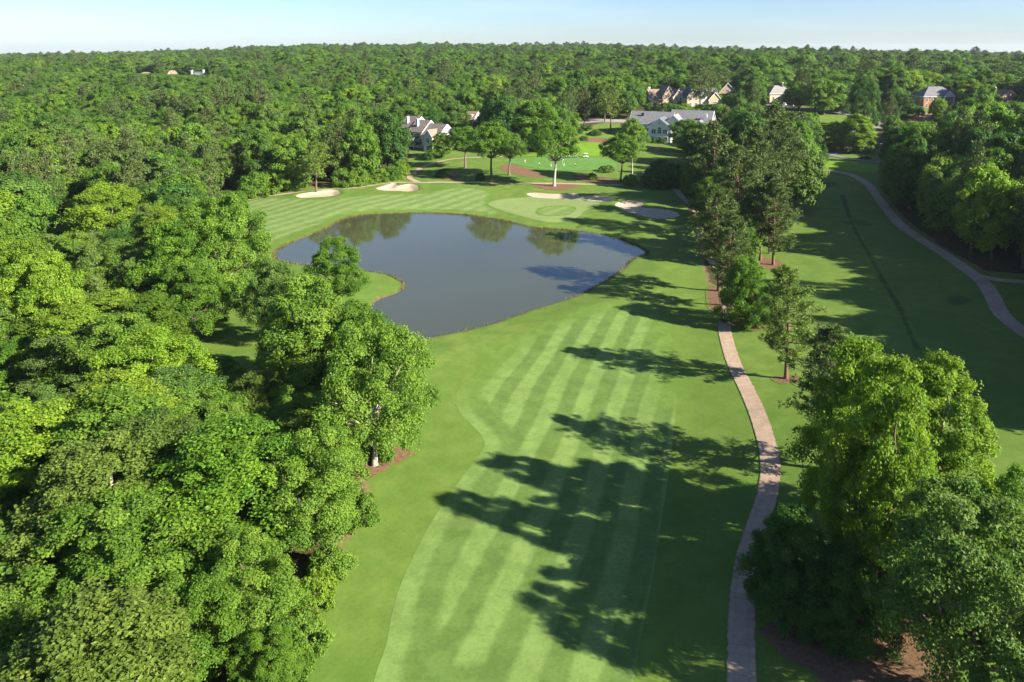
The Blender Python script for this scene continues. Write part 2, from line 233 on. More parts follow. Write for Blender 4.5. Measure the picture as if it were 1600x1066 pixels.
PT = {'brick_house': (252.79, 432.46, 14.65),
 'car_a': (161.54, 328.94, 3.72),
 'car_b': (170.09, 335.71, 4.25),
 'car_c': (147.57, 304.53, 3.38),
 'car_d': (168.32, 453.0, 14.16),
 'car_e': (170.91, 447.32, 14.22),
 'car_f': (173.27, 443.34, 14.15),
 'cart_a': (21.58, 323.5, 1.34),
 'cart_b': (25.0, 323.75, 1.3),
 'cart_c': (28.18, 324.27, 1.22),
 'cart_d': (32.96, 326.6, 1.02),
 'clubhouse': (74.3, 368.77, 2.68),
 'cream_house': (114.61, 449.98, 14.4),
 'flag': (21.35, 307.66, 0.99),
 'golfer_a': (5.41, 308.01, 1.21),
 'golfer_b': (11.4, 301.75, 1.0),
 'golfer_c': (21.59, 303.42, 0.86),
 'golfer_d': (26.28, 302.09, 0.81),
 'golfer_e': (16.17, 301.64, 0.88),
 'grey_house': (176.64, 480.09, 14.54),
 'pink_far': (-382.94, 826.5, 17.04),
 'post': (19.3, 323.47, 1.34),
 'red_far': (292.94, 432.16, 15.05),
 'ridge_house': (-341.34, 793.1, 16.3),
 'shed_house': (-24.98, 396.62, 5.05),
 'slope_house': (147.44, 500.48, 14.78),
 'tan_far': (-409.14, 819.99, 17.3),
 'tan_house': (96.03, 454.92, 14.01),
 'townhouse': (-49.44, 352.54, 2.58)}
N_BROAD = 215
N_PINE = 110
# ---------------------------------------------------------------- the lie of the land
def sstep(a, b, x):
    t = np.clip((x - a) / (b - a), 0.0, 1.0)
    return t * t * (3 - 2 * t)

T_U = np.array([-1.0, -0.7, -0.45, -0.3, -0.1, 0.05, 0.12, 0.25, 0.5, 0.8, 1.0])
T_Y = [-200, 150, 250, 325, 375, 450, 900, 1700, 2600, 4200, 9000]
T_H = np.array([
    [0, 0, 0, 0, 0, 0, 0, 0, 0, 2, 2],
    [-2, -2, -1, 0, 0, 0, 0, 0, 2, 4, 5],
    [-3, -3, -2, -1, 0, 0, 0, 0, 3, 6, 7],
    [-2, -1, 0, 0.5, 1, 1, 1, 1, 4, 8, 9],
    [0, 0, 2, 3, 4, 4, 3, 2.5, 8, 11, 12],
    [1, 3, 5, 6, 8, 10, 13, 14.5, 16, 15, 14],
    [8, 12, 19, 20, 20, 22, 23, 23, 23, 20, 18],
    [11, 12, 22, 34, 37, 37, 36, 28, 19, 13, 12],
    [0, -2, 2, 8, 16, 18, 18, 12, 4, -2, -4],
    [-4, -5, -12, -16, -20, -20, -20, -20, -16, -10, -8],
    [-60, -60, -60, -60, -60, -60, -60, -60, -60, -60, -60]], dtype=float)

def seg_dist(px, py, poly, closed=True):
    """distance from points to a polyline"""
    d = np.full(px.shape, 1e18)
    n = len(poly)
    for i in range(n if closed else n - 1):
        ax, ay = poly[i]; bx, by = poly[(i + 1) % n]
        vx, vy = bx - ax, by - ay
        L = vx * vx + vy * vy + 1e-12
        t = np.clip(((px - ax) * vx + (py - ay) * vy) / L, 0, 1)
        d = np.minimum(d, (px - ax - t * vx) ** 2 + (py - ay - t * vy) ** 2)
    return np.sqrt(d)

def inside(px, py, poly):
    c = np.zeros(px.shape, dtype=bool)
    n = len(poly)
    for i in range(n):
        ax, ay = poly[i]; bx, by = poly[(i + 1) % n]
        if ay == by:
            continue
        cr = ((ay > py) != (by > py)) & (px < (bx - ax) * (py - ay) / (by - ay) + ax)
        c ^= cr
    return c

def sdist(px, py, poly):
    """signed distance: positive inside"""
    d = seg_dist(px, py, poly)
    return np.where(inside(px, py, poly), d, -d)

def land(x, y):
    """height of the land before the pond and the bunkers are cut into it"""
    x = np.asarray(x, dtype=float); y = np.asarray(y, dtype=float)
    u = np.clip(x / np.maximum(y, 40.0), -1, 1)
    rows = np.stack([np.interp(u, T_U, T_H[k]) for k in range(len(T_Y))])
    h = rows[0]
    for k in range(len(T_Y) - 1):
        w = sstep(T_Y[k], T_Y[k + 1], y)
        h = h + (rows[k + 1] - rows[k]) * w
    far = sstep(300, 700, y)
    h = h + 0.45 * np.sin(x / 17.0 + 1.3) * np.sin(y / 23.0 + 0.4) + 0.18 * np.sin(x / 7.5 + y / 11.0)
    h = h + far * (1 - 0.5 * sstep(1200, 1700, y)) * (3.5 * np.sin(x / 95.0 + 0.6 * np.sin(y / 130.0)) * np.cos(y / 120.0 + 0.8) + 2.0 * np.sin(x / 41.0 + y / 63.0))
    return h

WATER_Z = -0.75
def ground_z(x, y):
    x = np.asarray(x, dtype=float); y = np.asarray(y, dtype=float)
    h = land(x, y)
    near = (x > -110) & (x < 120) & (y > 60) & (y < 300)
    if near.any():
        xs, ys = x[near], y[near]
        sd = sdist(xs, ys, L["pond"])
        hh = h[near]
        w = sstep(-9.0, 0.0, sd)
        hh = hh * (1 - w) + w * (WATER_Z + 0.10)
        hh = np.where(sd > 0, WATER_Z + 0.10 - np.minimum(0.5 * sd, 1.6), hh)
        for k in ("bunker_a", "bunker_b", "bunker_c", "bunker_d"):
            b = sdist(xs, ys, L[k])
            hh = hh - 0.75 * sstep(-0.3, 2.6, b) + 0.25 * sstep(-5, -0.6, b) * (1 - sstep(-0.6, 0.2, b))
        h = h.copy(); h[near] = hh
    return h

# ---------------------------------------------------------------- helpers
def spline(pts, closed=True, step=1.0):
    """Catmull-Rom through the points, resampled about every `step` metres"""
    P = [np.array(p, float) for p in pts]
    n = len(P)
    out = []
    for i in range(n if closed else n - 1):
        p1, p2 = P[i], P[(i + 1) % n]
        p0 = P[i - 1] if (closed or i > 0) else p1
        p3 = P[(i + 2) % n] if (closed or i + 2 < n) else p2
        d = np.linalg.norm(p2 - p1)
        m = max(1, int(d / step))
        m1 = (p2 - p0) * 0.5; m2 = (p3 - p1) * 0.5
        for m_, e in ((m1, 1), (m2, 2)):
            l = np.linalg.norm(m_)
            if l > d and l > 0:
                m_ *= d / l
        for k in range(m):
            t = k / m
            a = 2 * t**3 - 3 * t**2 + 1; b = t**3 - 2 * t**2 + t; c = -2 * t**3 + 3 * t**2; dd = t**3 - t**2
            out.append(tuple(a * p1 + b * m1 + c * p2 + dd * m2))
    if not closed:
        out.append(tuple(P[-1]))
    return out

RAW = dict(L)
for k in L:
    if k not in ("open",):
        L[k] = spline(L[k], True, 1.2)

def link(o, parent=None):
    COL.objects.link(o)
    if parent is not None:
        o.parent = parent
    return o

def mesh_obj(name, verts, faces, mats, parent=None, smooth=False, face_mat=None):
    me = bpy.data.meshes.new(name)
    me.from_pydata([tuple(map(float, v)) for v in verts], [], faces)
    for m in (mats if isinstance(mats, (list, tuple)) else [mats]):
        me.materials.append(m)
    if face_mat is not None:
        me.polygons.foreach_set("material_index", np.array(face_mat, dtype=np.int32))
    if smooth:
        me.polygons.foreach_set("use_smooth", np.ones(len(me.polygons), dtype=bool))
    me.update()
    return link(bpy.data.objects.new(name, me), parent)

def quad_mesh(name, V, F, mats, fm=None, attrs=None, smooth=False):
    """mesh from numpy: V (n,3), F (m,4) or (m,3)"""
    me = bpy.data.meshes.new(name)
    n, m, k = len(V), len(F), F.shape[1]
    me.vertices.add(n); me.vertices.foreach_set("co", np.ascontiguousarray(V, dtype=np.float32).ravel())
    me.loops.add(m * k); me.loops.foreach_set("vertex_index", np.ascontiguousarray(F, dtype=np.int32).ravel())
    me.polygons.add(m)
    me.polygons.foreach_set("loop_start", np.arange(0, m * k, k, dtype=np.int32))
    me.polygons.foreach_set("loop_total", np.full(m, k, dtype=np.int32))
    for mt in mats:
        me.materials.append(mt)
    if fm is not None:
        me.polygons.foreach_set("material_index", np.asarray(fm, dtype=np.int32))
    me.polygons.foreach_set("use_smooth", np.full(m, smooth, dtype=bool))
    for an, av in (attrs or {}).items():
        a = me.attributes.new(an, 'FLOAT', 'POINT')
        a.data.foreach_set("value", np.asarray(av, dtype=np.float32))
    me.update(); me.validate()
    return me

def tag(o, label=None, cat=None, group=None, kind=None):
    if label: o["label"] = label
    if cat: o["category"] = cat
    if group: o["group"] = group
    if kind: o["kind"] = kind
    return o

def root(name, loc, rz=0.0):
    o = bpy.data.objects.new(name, None)
    o.empty_display_size = 0.3
    link(o)
    o.location = loc; o.rotation_euler = (0, 0, rz)
    return o

# ---------------------------------------------------------------- materials
class NT:
    """small wrapper for building node trees"""
    def __init__(self, name):
        self.m = bpy.data.materials.new(name)
        self.m.use_nodes = True
        self.t = self.m.node_tree
        self.t.nodes.clear()
        self.out = self.t.nodes.new("ShaderNodeOutputMaterial")
    def n(self, typ, **kw):
        nd = self.t.nodes.new(typ)
        ins = kw.pop("ins", {})
        for k, v in kw.items():
            setattr(nd, k, v)
        for k, v in ins.items():
            if hasattr(v, "links") or isinstance(v, bpy.types.NodeSocket):
                self.t.links.new(v, nd.inputs[k])
            else:
                nd.inputs[k].default_value = v
        return nd
    def math(self, op, a, b=None, c=None, clamp=False):
        nd = self.n("ShaderNodeMath", operation=op, use_clamp=clamp)
        for i, v in enumerate((a, b, c)):
            if v is None: continue
            if isinstance(v, bpy.types.NodeSocket): self.t.links.new(v, nd.inputs[i])
            else: nd.inputs[i].default_value = v
        return nd.outputs[0]
    def ss(self, v, a, b, lo=0.0, hi=1.0):
        nd = self.n("ShaderNodeMapRange", interpolation_type='SMOOTHSTEP', ins={0: v, 1: a, 2: b, 3: lo, 4: hi})
        return nd.outputs[0]
    def mix(self, f, a, b, mode='MIX'):
        nd = self.n("ShaderNodeMix", data_type='RGBA', blend_type=mode)
        for i, v in ((0, f), (6, a), (7, b)):
            if isinstance(v, bpy.types.NodeSocket): self.t.links.new(v, nd.inputs[i])
            elif i == 0: nd.inputs[0].default_value = v
            else: nd.inputs[i].default_value = (*v, 1) if len(v) == 3 else v
        return nd.outputs[2]
    def noise(self, scale, detail=3.0, rough=0.6, vec=None, dist=0.0):
        nd = self.n("ShaderNodeTexNoise", ins={"Scale": scale, "Detail": detail, "Roughness": rough, "Distortion": dist})
        if vec is not None: self.t.links.new(vec, nd.inputs["Vector"])
        return nd.outputs[0]
    def pos(self):
        return self.n("ShaderNodeNewGeometry").outputs["Position"]
    def obco(self):
        return self.n("ShaderNodeTexCoord").outputs["Object"]
    def attr(self, name):
        return self.n("ShaderNodeAttribute", attribute_name=name).outputs["Fac"]
    def bump(self, h, strength=0.3, dist=0.05):
        return self.n("ShaderNodeBump", ins={"Height": h, "Strength": strength, "Distance": dist}).outputs[0]
    def principled(self, col, rough=0.8, spec=0.3, normal=None, metal=0.0):
        p = self.n("ShaderNodeBsdfPrincipled", ins={"Roughness": rough, "Specular IOR Level": spec, "Metallic": metal})
        if isinstance(col, bpy.types.NodeSocket): self.t.links.new(col, p.inputs["Base Color"])
        else: p.inputs["Base Color"].default_value = (*col, 1)
        if normal is not None: self.t.links.new(normal, p.inputs["Normal"])
        return p
    def done(self, sh):
        self.t.links.new(sh, self.out.inputs["Surface"])
        return self.m

def plain(name, rgb, rough=0.7, var=0.15, scale=3.0, bump=0.0, spec=0.3, metal=0.0):
    k = NT(name)
    v = k.noise(scale, 4.0, 0.6, k.obco())
    c = k.mix(v, tuple(x * (1 - var) for x in rgb), tuple(min(1, x * (1 + var)) for x in rgb))
    nrm = k.bump(v, bump, 0.05) if bump else None
    return k.done(k.principled(c, rough, spec, nrm, metal).outputs[0])

def grass_mat(name, c_lo, c_hi, c_dry, stripe=None, dry=0.5, rim=None, fade=None):
    """mown turf: patchy tone, dry flecks and, on a fairway, the bands left by the mower"""
    k = NT(name)
    p = k.pos()
    big = k.noise(0.035, 3, 0.55, p)
    mid = k.noise(0.35, 4, 0.65, p)
    fine = k.noise(2.6, 5, 0.75, p)
    tone = k.math('ADD', k.math('MULTIPLY', mid, 0.55), k.math('MULTIPLY', fine, 0.45))
    tone = k.ss(tone, 0.38, 0.62)
    c = k.mix(tone, tuple(x * 0.93 for x in c_lo), tuple(x * 1.05 for x in c_hi))
    fleck = k.ss(k.noise(5.5, 3, 0.7, p), 0.60, 0.74, 0, 0.35)
    c = k.mix(fleck, c, tuple(min(1, x * 1.35) for x in c_dry))
    worn = k.ss(k.noise(0.09, 5, 0.7, p), 0.55, 0.75, 0, 0.30)
    c = k.mix(worn, c, (c_dry[0] * 1.05, c_dry[1] * 0.85, c_dry[2]))
    d = k.ss(k.math('ADD', k.math('MULTIPLY', big, 0.6), k.math('MULTIPLY', mid, 0.4)), 0.5, 0.66, 0.0, dry)
    c = k.mix(d, c, c_dry)
    if stripe:
        ang, period, amp, ring = stripe
        px, py = math.cos(ang + math.pi / 2), math.sin(ang + math.pi / 2)
        warp = k.math('MULTIPLY', k.math('SUBTRACT', k.noise(0.02, 2, 0.5, p), 0.5), 5.0)
        wob = k.math('MULTIPLY', k.math('SUBTRACT', k.noise(0.4, 2, 0.5, p), 0.5), 0.55)
        dot = k.n("ShaderNodeVectorMath", operation='DOT_PRODUCT', ins={0: p, 1: (px, py, 0)}).outputs["Value"]
        s = k.math('ADD', k.math('ADD', dot, warp), wob)
        w = k.math('SINE', k.math('MULTIPLY', s, 2 * math.pi / period))
        w = k.ss(w, -0.45, 0.45)
        if ring:
            e = k.attr("edge")
            ee = k.math('ADD', e, k.math('MULTIPLY', wob, 1.0))
            in1 = k.ss(ee, ring[0] - 0.5, ring[0] + 0.5)
            ringw = k.ss(ee, ring[0] + ring[1] - 0.4, ring[0] + ring[1] + 0.8)
            xyz = k.n("ShaderNodeSeparateXYZ", ins={0: p})     # the mower goes round along one side only
            side = k.math('SUBTRACT', xyz.outputs[0], k.math('ADD', k.math('MULTIPLY', xyz.outputs[1], 0.26), -16.3))
            ringw = k.math('MAXIMUM', ringw, k.ss(side, -2.0, 3.0))
            ringw = k.math('MAXIMUM', ringw, k.ss(xyz.outputs[1], 96.0, 108.0))
            band = k.math('SUBTRACT', 1.0, in1)                     # light cut along the edge, then a darker one
            w = k.math('ADD', k.math('MULTIPLY', w, ringw), k.math('MULTIPLY', k.math('MULTIPLY', band, 0.85), k.math('SUBTRACT', 1.0, ringw)))
        streak = k.n("ShaderNodeMapping", ins={"Vector": p, "Rotation": (0, 0, -ang), "Scale": (0.05, 2.2, 1)}).outputs[0]
        st = k.noise(1.0, 3, 0.6, streak)
        w = k.math('ADD', w, k.math('MULTIPLY', k.math('SUBTRACT', st, 0.5), 0.6), clamp=True)
        lo = k.mix(1.0, c, (1 - amp, 1 - amp * 0.85, 1 - amp * 1.1), 'MULTIPLY')
        hi = k.mix(1.0, c, (1 + amp * 1.1, 1 + amp * 0.9, 1 + amp * 1.3), 'MULTIPLY')
        c = k.mix(w, lo, hi)
    if fade:      # the cut blends into the rough without a hard line
        fe = k.math('ADD', k.attr("edge"), k.math('MULTIPLY', k.math('SUBTRACT', mid, 0.5), 1.6))
        ff = k.ss(fe, 0.0, fade[0])
        if fade[1]:
            yy = k.n("ShaderNodeSeparateXYZ", ins={0: p}).outputs[1]
            ff = k.math('MAXIMUM', ff, k.ss(yy, 94.0, 106.0, 1.0, 0.0))
        c = k.mix(ff, k.mix(tone, (0.077, 0.134, 0.020), (0.105, 0.176, 0.028)), c)
    if rim:
        e = k.math('ADD', k.attr("edge"), k.math('MULTIPLY', k.math('SUBTRACT', mid, 0.5), 1.5))
        c = k.mix(k.ss(e, 0.1, rim[1]), rim[0], c)
    b = k.bump(fine, 0.35, 0.06)
    return k.done(k.principled(c, 0.85, 0.12, b).outputs[0])

M = {}
M["fairway"] = grass_mat("fairway_turf", (0.095, 0.158, 0.035), (0.118, 0.189, 0.045), (0.136, 0.185, 0.045), (R(73.0), 4.6, 0.20, (1.9, 2.2)), 0.35, None, (6.0, True))
M["fairway_far"] = grass_mat("far_fairway_turf", (0.118, 0.176, 0.049), (0.142, 0.207, 0.059), (0.156, 0.197, 0.064), (R(60.0), 5.2, 0.13, None), 0.3, None, (2.5, False))
M["green"] = grass_mat("green_turf", (0.154, 0.211, 0.068), (0.163, 0.219, 0.072), (0.163, 0.211, 0.068), (R(20.0), 1.6, 0.03, None), 0.2)
M["putting"] = grass_mat("putting_turf", (0.080, 0.168, 0.030), (0.084, 0.189, 0.042), (0.092, 0.185, 0.042), (R(60.0), 3.0, 0.05, None), 0.2)
M["bright_lawn"] = grass_mat("bright_lawn_turf", (0.101, 0.197, 0.012), (0.126, 0.227, 0.017), (0.143, 0.210, 0.025), None, 0.3)
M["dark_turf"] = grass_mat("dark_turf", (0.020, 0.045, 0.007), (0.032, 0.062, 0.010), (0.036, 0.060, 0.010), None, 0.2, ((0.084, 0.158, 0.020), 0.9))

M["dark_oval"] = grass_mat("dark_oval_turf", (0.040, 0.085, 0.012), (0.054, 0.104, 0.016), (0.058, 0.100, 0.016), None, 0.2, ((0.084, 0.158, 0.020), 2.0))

def ground_mat():
    k = NT("ground")
    p = k.pos()
    big = k.noise(0.03, 3, 0.55, p); mid = k.noise(0.3, 4, 0.65, p); fine = k.noise(2.3, 5, 0.75, p)
    tone = k.ss(k.math('ADD', k.math('MULTIPLY', mid, 0.55), k.math('MULTIPLY', fine, 0.45)), 0.34, 0.66)
    g = k.mix(tone, (0.077, 0.133, 0.021), (0.107, 0.171, 0.030))
    g = k.mix(k.ss(k.math('ADD', k.math('MULTIPLY', big, 0.55), k.math('MULTIPLY', mid, 0.45)), 0.50, 0.66, 0, 0.6), g, (0.143, 0.189, 0.038))
    g = k.mix(k.ss(k.noise(5.0, 3, 0.7, p), 0.58, 0.74, 0, 0.4), g, (0.17, 0.20, 0.05))
    g = k.mix(k.ss(k.noise(0.085, 5, 0.72, p), 0.52, 0.72, 0, 0.45), g, (0.110, 0.145, 0.025))
    g = k.mix(k.ss(k.noise(0.05, 4, 0.6, k.n("ShaderNodeMapping", ins={"Vector": p, "Location": (40, 17, 0)}).outputs[0]), 0.5, 0.68, 0, 0.4), g, (0.055, 0.125, 0.014))
    litter = k.mix(k.ss(fine, 0.35, 0.65), (0.035, 0.022, 0.012), (0.10, 0.06, 0.032))
    under = k.mix(k.ss(mid, 0.45, 0.6), litter, k.mix(fine, (0.02, 0.045, 0.01), (0.05, 0.10, 0.02)))
    e = k.math('ADD', k.attr("lawn"), k.math('MULTIPLY', k.math('SUBTRACT', mid, 0.5), 3.0))
    dirt = k.mix(k.ss(fine, 0.3, 0.7), (0.10, 0.09, 0.035), (0.20, 0.16, 0.07))
    c = k.mix(k.ss(e, -0.9, -0.2), under, dirt)
    c = k.mix(k.ss(e, -0.2, 0.5), c, g)
    # pale soil and cut bank right at the water's edge
    s = k.math('ADD', k.attr("shore"), k.math('MULTIPLY', k.math('SUBTRACT', k.noise(0.35, 4, 0.7, p), 0.56), 2.4))
    bank = k.mix(k.ss(fine, 0.3, 0.7), (0.055, 0.048, 0.018), (0.19, 0.15, 0.06))
    c = k.mix(k.ss(s, -0.75, -0.3), c, bank)
    mud = (0.06, 0.05, 0.03)
    c = k.mix(k.ss(s, 0.1, 0.6), c, mud)
    b = k.bump(fine, 0.4, 0.08)
    return k.done(k.principled(c, 0.9, 0.1, b).outputs[0])
M["ground"] = ground_mat()

def sand_mat():
    k = NT("sand"); p = k.pos()
    c = k.mix(k.noise(1.5, 5, 0.7, p), (0.343, 0.277, 0.191), (0.449, 0.376, 0.271))
    rake = k.n("ShaderNodeTexWave", wave_type='BANDS', bands_direction='DIAGONAL', ins={"Vector": p, "Scale": 2.5, "Distortion": 4.0, "Detail": 2.0}).outputs[1]
    return k.done(k.principled(c, 0.95, 0.1, k.bump(rake, 0.25, 0.05)).outputs[0])
M["sand"] = sand_mat()

def mulch_mat(name, a, b, turf=None):
    k = NT(name); p = k.pos()
    f = k.noise(2.8, 5, 0.8, p)
    c = k.mix(k.ss(f, 0.3, 0.7), a, b)
    c = k.mix(k.ss(k.noise(0.7, 3, 0.6, p), 0.55, 0.75, 0, 0.55), c, tuple(x * 0.5 for x in a))
    if turf:      # blades of grass creep in from the rim
        e = k.math('ADD', k.attr("edge"), k.math('MULTIPLY', k.math('SUBTRACT', k.noise(1.3, 4, 0.7, p), 0.5), 2.2))
        c = k.mix(k.ss(e, 0.15, 0.5), turf, c)
    return k.done(k.principled(c, 0.95, 0.08, k.bump(f, 0.5, 0.08)).outputs[0])
M["mulch"] = mulch_mat("pine_straw", (0.100, 0.058, 0.035), (0.200, 0.120, 0.072), (0.09, 0.155, 0.02))
M["bare"] = mulch_mat("bare_soil", (0.2, 0.12, 0.075), (0.31, 0.2, 0.125))

def paving_mat(name, a, b, scale=1.2, joints=True, stain=(0.19, 0.135, 0.095)):
    k = NT(name); p = k.pos()
    f = k.noise(scale, 5, 0.7, p)
    c = k.mix(k.ss(f, 0.3, 0.7), a, b)
    c = k.mix(k.ss(k.noise(0.22, 4, 0.65, p), 0.48, 0.72, 0, 0.55), c, stain)
    if joints:      # the saw cuts across a concrete path
        s = k.math('FRACT', k.math('DIVIDE', k.attr("along"), 3.1))
        j = k.math('LESS_THAN', s, 0.022)
        c = k.mix(k.math('MULTIPLY', j, 0.55), c, (0.10, 0.075, 0.06))
        wt = k.math('ABSOLUTE', k.math('SUBTRACT', k.attr("edge"), 0.55))
        c = k.mix(k.math('MULTIPLY', k.ss(wt, 0.0, 0.22, 0.30, 0.0), k.noise(0.5, 3, 0.6, p)), c, (0.16, 0.12, 0.09))
        slab = k.n("ShaderNodeTexWhiteNoise", noise_dimensions='1D', ins={"W": k.math('FLOOR', k.math('DIVIDE', k.attr("along"), 3.1))}).outputs["Value"]
        c = k.mix(k.math('MULTIPLY', slab, 0.35), c, (0.24, 0.175, 0.12))
        ed = k.math('ADD', k.attr("edge"), k.math('MULTIPLY', k.math('SUBTRACT', k.noise(1.6, 4, 0.7, p), 0.5), 0.55))
        c = k.mix(k.ss(ed, 0.0, 0.16, 0.85, 0.0), c, (0.085, 0.115, 0.026))
    return k.done(k.principled(c, 0.9, 0.15, k.bump(f, 0.15, 0.02)).outputs[0])
M["path"] = paving_mat("path_concrete", (0.305, 0.224, 0.155), (0.405, 0.305, 0.220))
M["road"] = paving_mat("road_asphalt", (0.19, 0.18, 0.175), (0.25, 0.24, 0.23), 0.8, False, (0.14, 0.13, 0.13))
M["asphalt"] = paving_mat("parking_asphalt", (0.13, 0.13, 0.135), (0.19, 0.185, 0.19), 0.8, False, (0.1, 0.1, 0.1))

def water_mat():
    k = NT("pond_water"); p = k.pos()
    c = k.mix(k.noise(0.03, 3, 0.5, p), (0.046, 0.052, 0.026), (0.060, 0.064, 0.032))
    sc = k.n("ShaderNodeMapping", ins={"Vector": p, "Scale": (1.0, 0.6, 1.0)}).outputs[0]
    h = k.math('ADD', k.noise(1.1, 3, 0.6, sc), k.math('MULTIPLY', k.noise(0.22, 2, 0.5, p), 1.2))
    pr = k.principled(c, 0.045, 0.5, k.bump(h, k.ss(k.noise(0.018, 2, 0.5, p), 0.4, 0.65, 0.02, 0.075), 0.10))
    pr.inputs["IOR"].default_value = 1.58
    return k.done(pr.outputs[0])
M["water"] = water_mat()

def leaf_mat(name, rand=None, transl=0.45):
    """leaves: the tree's own colour, each leaf and each spray a little different; light passes through"""
    k = NT(name)
    if rand is None:
        base = k.n("ShaderNodeObjectInfo").outputs["Color"]
    else:
        r = k.n("ShaderNodeObjectInfo").outputs["Random"]
        ramp = k.n("ShaderNodeValToRGB")
        el = ramp.color_ramp.elements
        for i, cc in enumerate(rand):
            e = el[i] if i < 2 else el.new(i / (len(rand) - 1))
            e.position = i / (len(rand) - 1); e.color = (*cc, 1)
        k.t.links.new(r, ramp.inputs[0])
        base = ramp.outputs[0]
    v = k.attr("tint")
    hue = k.n("ShaderNodeHueSaturation", ins={"Color": base, "Saturation": 1.0})
    k.t.links.new(k.ss(v, 0.0, 1.0, 0.515, 0.485), hue.inputs["Hue"])
    k.t.links.new(k.n("ShaderNodeMapRange", ins={0: v, 1: 0.0, 2: 1.0, 3: 0.62, 4: 1.42}).outputs[0], hue.inputs["Value"])
    col = hue.outputs[0]
    pr = k.principled(col, 0.55, 0.22)
    tr = k.n("ShaderNodeBsdfTranslucent")
    tcol = k.mix(1.0, col, (1.1, 1.3, 0.6), 'MULTIPLY')
    k.t.links.new(tcol, tr.inputs["Color"])
    mx = k.n("ShaderNodeMixShader", ins={0: transl})
    k.t.links.new(pr.outputs[0], mx.inputs[1]); k.t.links.new(tr.outputs[0], mx.inputs[2])
    return k.done(mx.outputs[0])

C_MID = (0.104, 0.200, 0.020); C_BRIGHT = (0.158, 0.252, 0.021); C_LIGHT = (0.140, 0.240, 0.029)
C_DARK = (0.056, 0.130, 0.020); C_GREY = (0.112, 0.190, 0.036); C_PINE = (0.084, 0.126, 0.030); C_OLIVE = (0.114, 0.178, 0.028)
M["leaf"] = leaf_mat("tree_leaves")
M["needle"] = leaf_mat("pine_needles", None, 0.15)
M["leaf_wood"] = leaf_mat("forest_leaves", [C_DARK, C_MID, (0.07, 0.145, 0.022), C_LIGHT, C_MID, C_GREY, (0.075, 0.155, 0.022), C_BRIGHT])
M["needle_wood"] = leaf_mat("forest_needles", [C_PINE, (0.08, 0.13, 0.03), (0.065, 0.11, 0.026), (0.09, 0.13, 0.034)], 0.15)

def bark_mat(name, tint=None):
    k = NT(name); p = k.obco()
    m = k.n("ShaderNodeMapping", ins={"Vector": p, "Scale": (3.0, 3.0, 0.7)}).outputs[0]
    f = k.noise(2.0, 5, 0.7, m)
    base = k.n("ShaderNodeObjectInfo").outputs["Color"] if tint is None else None
    if base is None:
        c = k.mix(f, tuple(x * 0.6 for x in tint), tuple(x * 1.3 for x in tint))
    else:
        c = k.mix(f, k.mix(1.0, base, (0.55, 0.55, 0.55), 'MULTIPLY'), k.mix(1.0, base, (1.3, 1.3, 1.3), 'MULTIPLY'))
    return k.done(k.principled(c, 0.9, 0.1, k.bump(f, 0.5, 0.05)).outputs[0])
M["bark"] = bark_mat("bark")
M["bark_wood"] = bark_mat("forest_bark", (0.10, 0.08, 0.06))

# ---------------------------------------------------------------- the ground sheet
def axis(fine0, fine1, df, mid0, mid1, dm, end0, end1, g=1.07):
    a = list(np.arange(fine0, fine1 + 1e-6, df))
    x, up = fine1, []
    while x < mid1: x += dm; up.append(x)
    s = dm
    while x < end1: s = min(s * g, 220); x += s; up.append(x)
    x, dn = fine0, []
    while x > mid0: x -= dm; dn.append(x)
    s = dm
    while x > end0: s = min(s * g, 220); x -= s; dn.append(x)
    return np.array(dn[::-1] + a + up)

gx = axis(-112, 124, 1.0, -340, 360, 3.0, -6000, 6000)
gy = axis(30, 300, 1.0, 10, 560, 3.0, -150, 9000)
GX, GY = np.meshgrid(gx, gy)
fx, fy = GX.ravel(), GY.ravel()
gz = ground_z(fx, fy)
lawn = np.full(fx.shape, -8.0); shore = np.full(fx.shape, -9.0)
sel = (fy < 620) & (fy > -60) & (np.abs(fx) < 420)
lawn[sel] = np.clip(sdist(fx[sel], fy[sel], L["open"]), -8, 8)
for k in ("lawn_patch", "lawn_brick", "lawn_strip", "lawn_left"):
    lawn[sel] = np.maximum(lawn[sel], np.clip(sdist(fx[sel], fy[sel], L[k]), -8, 8))
sel2 = (fy < 300) & (fy > 60) & (fx > -110) & (fx < 120)
shore[sel2] = np.clip(sdist(fx[sel2], fy[sel2], L["pond"]), -9, 9)
nx, ny = len(gx), len(gy)
idx = np.arange(nx * ny).reshape(ny, nx)
Fq = np.stack([idx[:-1, :-1], idx[:-1, 1:], idx[1:, 1:], idx[1:, :-1]], -1).reshape(-1, 4)
gm = quad_mesh("ground", np.stack([fx, fy, gz], 1), Fq, [M["ground"]], None, {"lawn": lawn, "shore": shore}, True)
ground = link(bpy.data.objects.new("ground", gm))
tag(ground, "grassy rough rolling away to dark wooded ground", None, None, "structure")

